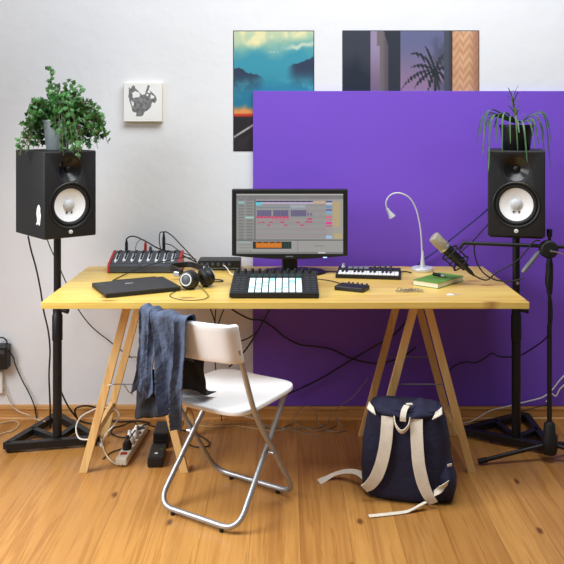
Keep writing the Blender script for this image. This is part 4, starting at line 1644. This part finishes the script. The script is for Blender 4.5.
mb.grid(pocket, 32, 18)
mb.build('side_pocket', MT['navy'], r, smooth=True)
MB().box((0, 0, 0), (.022, .004, .010), Matrix.Translation((.180, -.078, .160)) @ Matrix.Rotation(.7, 4, 'Z')).build('zip_pull', MT['strap'], r, bevel=.001)
MB().box((-.170, -.035, .150), (.012, .02, .016)).build('side_buckle', MT['black'], r, bevel=.002)
# loose webbing tails
m_inv = (Matrix.Translation(BP.location) @ BP.rotation_euler.to_matrix().to_4x4()).inverted()
tail = [m_inv @ p for p in (on(366, 487, .03), on(363.5, 477, .055), on(356, 472, .055), on(345, 471.5, .040), on(335, 474, .022), on(327, 478.0, .008), on(319, 482.0, .0045))]
MB().ribbon(curve(tail, 6), (0, 1, .35), .026, .003).build('strap_tail', MT['strap'], r, bevel=.0006)
tail = [m_inv @ p for p in (on(426, 502, .030), on(418.5, 506, .020), on(412, 509.5, .010), on(405, 512, .004), (on(388, 514.2, .004)), on(369, 516.2, .004))]
MB().ribbon(curve(tail, 6), (.1, 1, .0), .022, .003).build('strap_tail', MT['strap'], r, bevel=.0006)
tip = on(369, 516.2, .004)
MB().ribbon(curve([(.120, fy(.06) - .004, .060), (.140, fy(.07) - .022, .083), (.165, fy(.09) - .010, .102), (.178, -.075, .090)], 6), (.35, 0, 1), .024, .003).build('strap_loop', MT['strap'], r, bevel=.0006)

# ------------------------------------------------------------------ power strip, plugs, adapters on the floor
a, b_ = on(121, 466.5, 0), on(143, 432, 0)
d = (b_ - a); ln = d.length
ang = math.atan2(d.y, d.x)
r = thing('power_strip', 'cream power strip with red switch on the floor by the trestle', 'power strip', tuple(a), ang)
MB().box((ln / 2, 0, .020), (ln, .052, .036)).build('housing', MT['offwhite'], r, bevel=.006)
MB().box((.045, 0, .040), (.022, .028, .006)).build('switch', MT['red'], r, bevel=.002)
s0 = None
for i in range(5):
    if s0 is None:
        s0 = MB().lathe([(.021, 0), (.021, .0012), (.018, .0012), (.017, .0002), (0, .0002)], None, 24).build('socket', MT['dark_grey'], r); o = s0
    else:
        o = dup(s0, r)
    o.location = (.10 + i * (ln - .15) / 4, 0, .0381)
ux, uy = math.cos(ang), math.sin(ang)
pos = lambda t, z: Vector((a.x + ux * t, a.y + uy * t, z))


def plug(label, t, matk, lean):
    p = pos(t, .0395)
    q = thing('power_plug', label, 'plug', tuple(p), ang, 'plugs in the floor power strip')
    MB().lathe([(0, 0), (.019, 0), (.0205, .004), (.0205, .022), (.014, .036), (.008, .046), (.006, .060), (0, .060)], Matrix.Rotation(lean, 4, 'X'), 20).build('plug_body', MT[matk], q, smooth=True)
    return p


plug('black plug in the power strip, nearest the red switch', .10, 'black', .1)
step = (ln - .15) / 4
plug('upright white plug in the power strip, behind the black one', .10 + step, 'white', -.1)
plug('second white plug in the power strip, furthest from the red switch', .10 + step * 2, 'white', .2)


def brick(label, p0, p1, w, h, lab_white=False):
    a1 = math.atan2(p1.y - p0.y, p1.x - p0.x)
    l_ = (p1 - p0).length
    q = thing('power_adapter', label, 'power adapter', tuple(p0), a1, 'black power adapters under the desk')
    MB().box((l_ / 2, 0, h / 2), (l_, w, h)).build('casing', MT['black'], q, bevel=.006)
    MB().box((l_ / 2, 0, h * .5), (l_ + .006, w + .003, .004)).build('seam_band', MT['rubber'], q, bevel=.001)
    if lab_white:
        MB().box((l_ * .30, 0, h + .0004), (.012, .014, .0008)).build('rating_label', MT['white'], q)
        MB().box((l_ * .55, -w * .3, h + .0012), (.008, .006, .003)).build('status_light', MT['green'], q)
    return q


brick('black power adapter with white label on the floor between power strip and trestle leg', on(155, 468, 0), on(159, 453, 0), .068, .046, True)
brick('black power adapter lying behind the labelled one, under the hanging jacket', on(160.5, 449, 0), on(164, 436, 0), .070, .075)

# wall outlet and adapter at the left
p = at(-3.5, 381, WALL)
r = thing('wall_outlet', 'white wall socket above the skirting at the far left', 'wall socket', (p.x, WALL, p.z))
MB().box((0, -.012, 0), (.075, .024, .115)).build('surface_box', MT['white'], r, bevel=.004)
MB().lathe([(.022, 0), (.022, .003), (.018, .003), (.018, .001), (0, .001)], Matrix.Translation((0, -.024, -.02)) @ Matrix.Rotation(R(90), 4, 'X'), 24).build('socket', MT['offwhite'], r, smooth=True)
p = at(2.0, 355.5, WALL - .02)
r = thing('wall_adapter', 'black plug-in power adapter on the wall above the white socket', 'power adapter', (p.x, WALL, p.z))
MB().box((0, -.033, 0), (.082, .064, .122)).build('casing', MT['black'], r, bevel=.008)
MB().box((.012, -.066, .03), (.03, .002, .02)).build('rating_label', MT['dark_grey'], r)
MB().tube(curve([(-.02, -.03, .058), (-.018, -.03, .085), (.004, -.03, .095), (.026, -.03, .080), (.030, -.03, .056)], 6), .004, 8).build('cord_loop', MT['cable'], r, smooth=True)


# ------------------------------------------------------------------ cables
def cable(label, pts, rad=.0035, mat='cable', name='cable', group='loose cables', cat='cable', n=8):
    C_ = curve(pts, n)
    for q in C_:
        q.z = max(q.z, rad)
        if q.y > WALL - .03 and q.z < .08:
            q.y = min(q.y, WALL - .027 - rad)
    o = MB().tube(C_, rad, 7).build(name, MT[mat], smooth=True, origin=C_[0])
    return tag(o, label, cat, group)


BK = WALL - .02      # close to the white wall
BP_ = 4.225          # just in front of the purple panel
# plugs and leads on the mixer
def jack(label, base, mat, tip_h=.05):
    q = thing('audio_plug', label, 'plug', tuple(base), 0, 'plugs in the mixer')
    MB().lathe([(0, 0), (.0078, 0), (.0078, tip_h * .62), (.0055, tip_h * .78), (.0036, tip_h), (0, tip_h)], None, 14).build('plug_body', MT[mat], q, smooth=True)
    return base + Vector((0, 0, tip_h))


def mtop(px_):
    return Vector(((px_ - VX) * (MIX.y + dm - .014) / FPX, MIX.y + dm - .014, TOP + h1_ + .003))


t1 = jack('tall black audio plug at the left of the mixer top', mtop(126.5), 'black', .058)
t2 = jack('red audio plug on the mixer top', mtop(145.5), 'red', .045)
t3 = jack('tall black audio plug near the right end of the mixer top', mtop(163.8), 'black', .095)
t4 = jack('short dark audio plug beside the red one on the mixer', mtop(150.5), 'dark_grey', .022)
YJ = MIX.y + dm - .014
cable('black lead arching from the left mixer plug down to the interface', [t1, at(130, 236.6, YJ), at(136, 236.8, YJ), at(147, 242, YJ), at(160, 249, YJ - .01), at(180, 254.5, YJ - .03), at(196, 262, 4.10)], .0034)
cable('thin grey lead from the red mixer plug looping over the faders', [t2, at(143.5, 239.6, YJ - .01), at(139, 240.5, YJ - .03), at(136, 246, YJ - .06), at(135.4, 256, YJ - .11), at(139, 263.5, 4.0), at(146, 268, 3.985)], .0018, 'dark_grey')
cable('black lead looping up from the right mixer plug to the interface', [t3, at(162.5, 232, YJ), at(160, 233, YJ), at(159.3, 240, YJ - .01), at(160.5, 249, YJ - .02)], .0026)
cable('black lead from the tall mixer plug sloping down to the headphones', [t3 + Vector((.003, 0, -.002)), at(167, 232.2, YJ), at(173, 236.5, YJ - .01), at(182, 246, YJ - .03), at(192, 256.5, YJ - .05), at(199, 265, 4.04)], .003)
cable('black lead from the middle of the tall plug falling behind the red cheek', [at(164.5, 243.5, YJ), at(172, 245.5, YJ - .01), at(180, 251.5, YJ - .02), at(190, 255.5, YJ - .03), at(197, 262, 4.08)], .0024)
cable('long thin black lead running across the mixer front to the interface', [on(112.5, 280.5, TOP + .003), on(119, 277.2, TOP + .004), at(128, 273.0, 3.96), at(145, 266.5, 3.98), at(165, 261, 3.99), at(184, 257.5, 4.02), at(196, 259, 4.06)], .0022)
cable('black lead curling from the interface behind the headphones on the desk', [at(189, 262, 4.02), at(184.5, 266.5, 3.98), on(183, 272, TOP + .004), on(192, 276, TOP + .004), on(207, 279, TOP + .004), on(220, 279.8, TOP + .004), on(222.5, 281.2, TOP + .004), on(212, 281.7, TOP + .004), on(206, 279.6, TOP + .004)], .0028)
cable('thin white usb lead from the interface to the pad controller', [at(223.6, 265.2, 4.045), at(226.5, 267.6, 4.0), on(231, 273.8, TOP + .012), on(236, 275, TOP + .01)], .0022, 'cable_white')
cable('black lead on the desk from behind the monitor foot to the mini keyboard', [on(318, 272.5, TOP + .0195), on(325, 271.6, TOP + .004), on(331, 271.3, TOP + .004), on(338, 271.6, TOP + .010)], .0024)
cable('thin black lead from the pad controller to the palm-sized box', [on(317, 279, TOP + .004), on(326, 280, TOP + .003), on(335, 281.8, TOP + .003), on(344, 284.6, TOP + .006)], .0020)
cable('short black lead leaving the right side of the mini keyboard', [on(400, 272.0, TOP + .008), on(405, 271.4, TOP + .005), on(411.5, 272.6, TOP + .004)], .0030)

# microphone lead
mD = at(474.5, 275.5, YM)
q = thing('microphone_plug', 'black connector on the lower end of the microphone', 'plug', tuple(mC))
MB().lathe([(0, 0), (.0095, 0), (.0095, .028), (.007, .040), (.0045, (mD - mC).length), (0, (mD - mC).length)], (lambda m: m)(mm.to_3x3().to_4x4()), 16).build('plug_body', MT['black'], q, smooth=True)
cable('black microphone lead sagging from the connector and back up to the boom', [mD, at(481, 279, YM), at(488, 279.5, YM), at(497, 272, YM), at(508, 266.5, YM), at(519, 259, YM - .01), at(528, 248.5, YM - .015), at(534.5, 241, YM - .015), at(540, 240.8, YM - .01)], .0034)
cable('black lead hanging in a loop from the boom arm over the desk corner', [at(474.5, 244.5, YM), at(474.5, 253, YM), at(478, 265, YM), at(486, 275, YM), at(498, 280.5, YM), at(512, 281, YM), at(524, 278, YM)], .0034)
cable('dark blue cable running from the right speaker down behind the desk lamp', [at(489, 208, 4.10), at(480, 216, 4.16), at(465, 228, 4.19), at(450, 240, 4.20), at(436, 251, 4.205), at(424, 259.5, 4.21), at(414, 268.5, 4.212), at(405, 278, 4.214)], .0042, 'cable_blue')
cable('black cable from the right speaker to the boom across the panel', [at(490, 222, 4.05), at(482, 231, 4.1), at(474, 240, 4.12), at(464, 249, 4.15), at(455, 258, 4.19), at(448, 268, 4.21)], .003)
cable('black cable spiralling down the microphone stand pole', [at(550.5, 258, SY - .03), at(546.5, 272, SY - .028), at(546, 284, SY - .02), at(549.5, 293, SY - .02), at(551.5, 302, SY - .018), at(552, 318, SY - .018), at(550, 330, SY - .02), at(546, 338, SY + .02), at(536, 346, SY + .15), at(520, 355.5, 4.05), at(505, 357, 4.15), at(497, 355.6, 4.18), at(492, 353.2, 4.19), at(485, 358, 4.2), at(476, 362.5, 4.2), at(466, 362, 4.2), at(456, 365, 4.2), at(449, 371, 4.2), at(444, 380, 4.19)], .0036)
# under the desk
U = TOP - .03
cable('black cable drooping from the desk underside across the panel to the right trestle', [at(230, 307.5, 4.15), at(236, 312, 4.17), at(250, 319, 4.19), at(262, 320.5, 4.2), at(272, 326.5, 4.205), at(285, 337, 4.21), at(300, 344.5, 4.21), at(318, 346.5, 4.21), at(332, 349.5, 4.21), at(350, 358, 4.21), at(370, 363, 4.2), at(386, 362, 4.16), at(402, 357, 4.13), at(416, 347, 4.11)], .0042)
cable('black cable rising from the chair seat corner behind the right trestle', [at(285, 394.5, 4.20), at(297, 390, 4.21), at(320, 379, 4.212), at(340, 367, 4.213), at(356, 357, 4.213), at(375, 346, 4.2), at(392, 336, 4.14), at(404, 324, 4.09), at(407, 318, 4.075)], .0042)
cable('black cable falling from the desk underside steeply behind the chair back', [at(271, 307.5, 4.16), at(266, 316, 4.18), at(256, 334, 4.2), at(247, 348, 4.21), at(237, 360, 4.22), at(229, 367, 4.22)], .0042)
cable('black cable curving in from behind the chair back to the steep one', [at(234, 340.5, 4.215), at(242, 340.6, 4.215), at(250, 337, 4.21), at(256, 332.5, 4.205)], .0036)
cable('thin black cable hanging behind the chair, left of the steep one', [at(210, 307.5, 4.16), at(213, 316, 4.2), at(217, 325, 4.22), at(221, 316, 4.2), at(224.5, 307.5, 4.16)], .0032)
cable('thin black cable dangling behind the chair towards the floor', [at(216, 307.5, 4.17), at(215, 320, 4.21), at(214, 345, 4.22), at(216, 372, 4.22), at(218, 395, 4.22), on(222, 421, .004)], .003)
cable('black cable falling from the left speaker beside its stand pole', [at(28, 236, 3.98), at(31, 250, 4.0), at(36, 268, 4.02), at(40.5, 290, 4.04), at(43.5, 310, 4.05), at(48, 330, 4.02), at(50, 350, 3.99), at(49, 375, 3.98), at(50, 405, 3.975), on(50, 428, .055)], .0042)
cable('thin black cable from the left speaker crossing behind the pole to the trestle', [at(46.5, 237, 3.96), at(50, 247, 4.0), at(57, 262, 4.08), at(64, 278, 4.14), at(72, 297, 4.18), at(80, 312, 4.2), at(92, 327, 4.21), at(108, 340, 4.22), at(122, 351, 4.22), at(132, 358, 4.22)], .0028, 'cable')
cable('black cable from the wall adapter hanging to the left stand foot', [at(8.5, 350, WALL - .05), at(13.5, 358, WALL - .03), at(15, 364, BK), at(22, 380, BK), at(29, 393, BK), at(34, 405, BK - .01), on(37.5, 419.0, .004)], .0032)
cable('beige cable running from the wall socket to the left stand base', [at(4, 384, WALL - .02), at(7.5, 396, BK), at(13, 406, BK), at(19, 411.5, BK - .02), at(28, 415, BK - .05), on(37, 419.5, .02), on(45, 421.5, .05)], .0034, 'cable_tan')
cable('beige cable looping on the floor at the far left under the wall socket', [on(-6, 437, .004), on(4, 433, .004), on(14, 430, .004), on(19, 424, .004), on(14, 421, .004), on(4, 422.5, .004), on(-6, 425, .004)], .003, 'cable_tan')
cable('black cable drooping from the left stand pole to the floor behind it', [at(59, 386, 4.0), at(63, 396, 4.05), at(68, 406, 4.12), at(74, 414.5, 4.17), on(80, 420.6, .008), on(90, 423.5, .006), on(104, 424.5, .006)], .0042)
cable('black cable coiled on the floor along the skirting behind the left trestle', [on(78, 421, .01), at(75, 410, 4.2), at(82, 406, 4.2), at(92, 406.5, 4.21), at(102, 411, 4.2), on(112, 420.8, .006), on(124, 421.5, .006), on(138, 421, .006), on(150, 423, .006)], .0046)
cable('white cable looping round the front leg of the left trestle', [on(101.5, 447, .004), on(97, 438, .03), at(89, 439.5, 3.72), at(79, 438, 3.78), at(76, 428, 3.85), at(80, 418, 3.9), at(90, 411.5, 3.93), at(101, 407.5, 3.95), at(114, 409, 3.98), at(119, 415, 3.98), at(115, 424, 3.95), on(106, 434, .05), on(102, 443, .004)], .0036, 'cable_white')
cable('white cable from the power strip curling up to the trestle stretcher', [on(122.5, 464.5, .018), on(114, 463, .006), on(107, 456, .006), on(103, 447, .008), on(101, 438, .03), at(99, 431, 3.88), at(104, 421, 3.95)], .004, 'cable_tan')
cable('thin white cord tied across the front legs of the left trestle', [at(107, 385.5, 3.60), at(115, 384, 3.62), at(124, 385, 3.8), at(128, 391, 3.9), at(133, 394.5, 3.95)], .0026, 'cable_white')
cable('black cable from the black plug winding to the skirting', [pos(.10, .10), on(126, 443, .10), on(133, 433, .09), on(137, 426, .05), on(133, 422, .02), on(122, 425.5, .005), on(112, 428.5, .005), on(113, 434.5, .005), on(124, 437.5, .005), on(138, 434, .005), on(150, 430, .005)], .0034)
cable('black cable sweeping from the power strip behind the adapters', [pos(.10 + step * 3, .05), on(141, 428, .06), on(146, 424.5, .04), on(156, 427, .01), on(168, 428, .006), on(182, 430, .006), on(196, 434, .006), on(208, 441, .006), on(208, 446, .006), on(196, 447, .006), on(186, 443, .006)], .0036)
cable('dark red and black thin cable in the clutter left of the power strip', [on(103, 459, .004), on(110, 453, .004), on(118, 450, .004), on(127, 447, .006)], .0028)
# floor cables by the skirting, middle
cable('grey cable arching up on the skirting under the desk middle', [on(282, 428, .004), on(290, 424, .004), at(297, 413, 4.19), at(303, 407, 4.2), at(310, 406.5, 4.2), at(315, 413, 4.18), on(320, 424.5, .004), on(330, 431, .004), on(338, 432, .004), on(346, 430.5, .004)], .0028, 'cable_grey')
cable('grey cable crossing the floor and rising to the right trestle', [on(262, 427, .004), on(280, 427.5, .004), on(300, 428.5, .004), on(318, 427.5, .004), on(326, 424, .004), at(334, 411, 4.19), at(342, 404.5, 4.2), at(352, 398, 4.205), at(360, 389, 4.2), at(368, 378, 4.15)], .0026, 'cable_grey')
cable('grey cable lying in a flat bow along the skirting', [on(291, 421.5, .004), on(300, 425.5, .004), on(310, 429.5, .004), on(322, 430.5, .004), on(335, 426, .004), at(336, 418, 4.2), on(343, 428, .004)], .0024, 'cable_grey')
cable('pale thin cable on the floor behind the chair legs', [on(196, 425, .004), on(215, 427, .004), on(235, 426, .004), on(255, 428.5, .004), on(272, 431, .004), on(285, 430, .004)], .0022, 'cable_tan')
cable('pale thin cable running under the chair seat along the floor', [on(200, 421, .004), on(218, 424, .004), on(245, 423.5, .004), on(268, 425.5, .004), on(292, 430.5, .004), on(318, 436, .004)], .0022, 'cable_grey')
cable('white cable rising along the skirting to the right edge of the room', [on(440, 428, .004), on(455, 425, .004), on(470, 421.8, .004), at(490, 411, 4.205), at(505, 407, 4.21), at(525, 402, 4.215), at(542, 397.5, 4.215), at(552, 390, 4.215), at(560, 380, 4.215), at(572, 368, 4.215)], .0036, 'cable_white')
cable('second white cable knotted beside the first at the right edge', [at(546, 402, 4.215), at(551, 394, 4.21), at(556, 396, 4.205), at(560, 389, 4.21), at(570, 380, 4.215)], .0034, 'cable_white')
cable('black cable lying along the floor in front of the right skirting', [on(446, 423, .004), on(462, 422.5, .004), on(482, 420.9, .004), at(505, 415.5, 4.2), at(530, 409, 4.205), at(548, 404.5, 4.21)], .0022, 'cable')
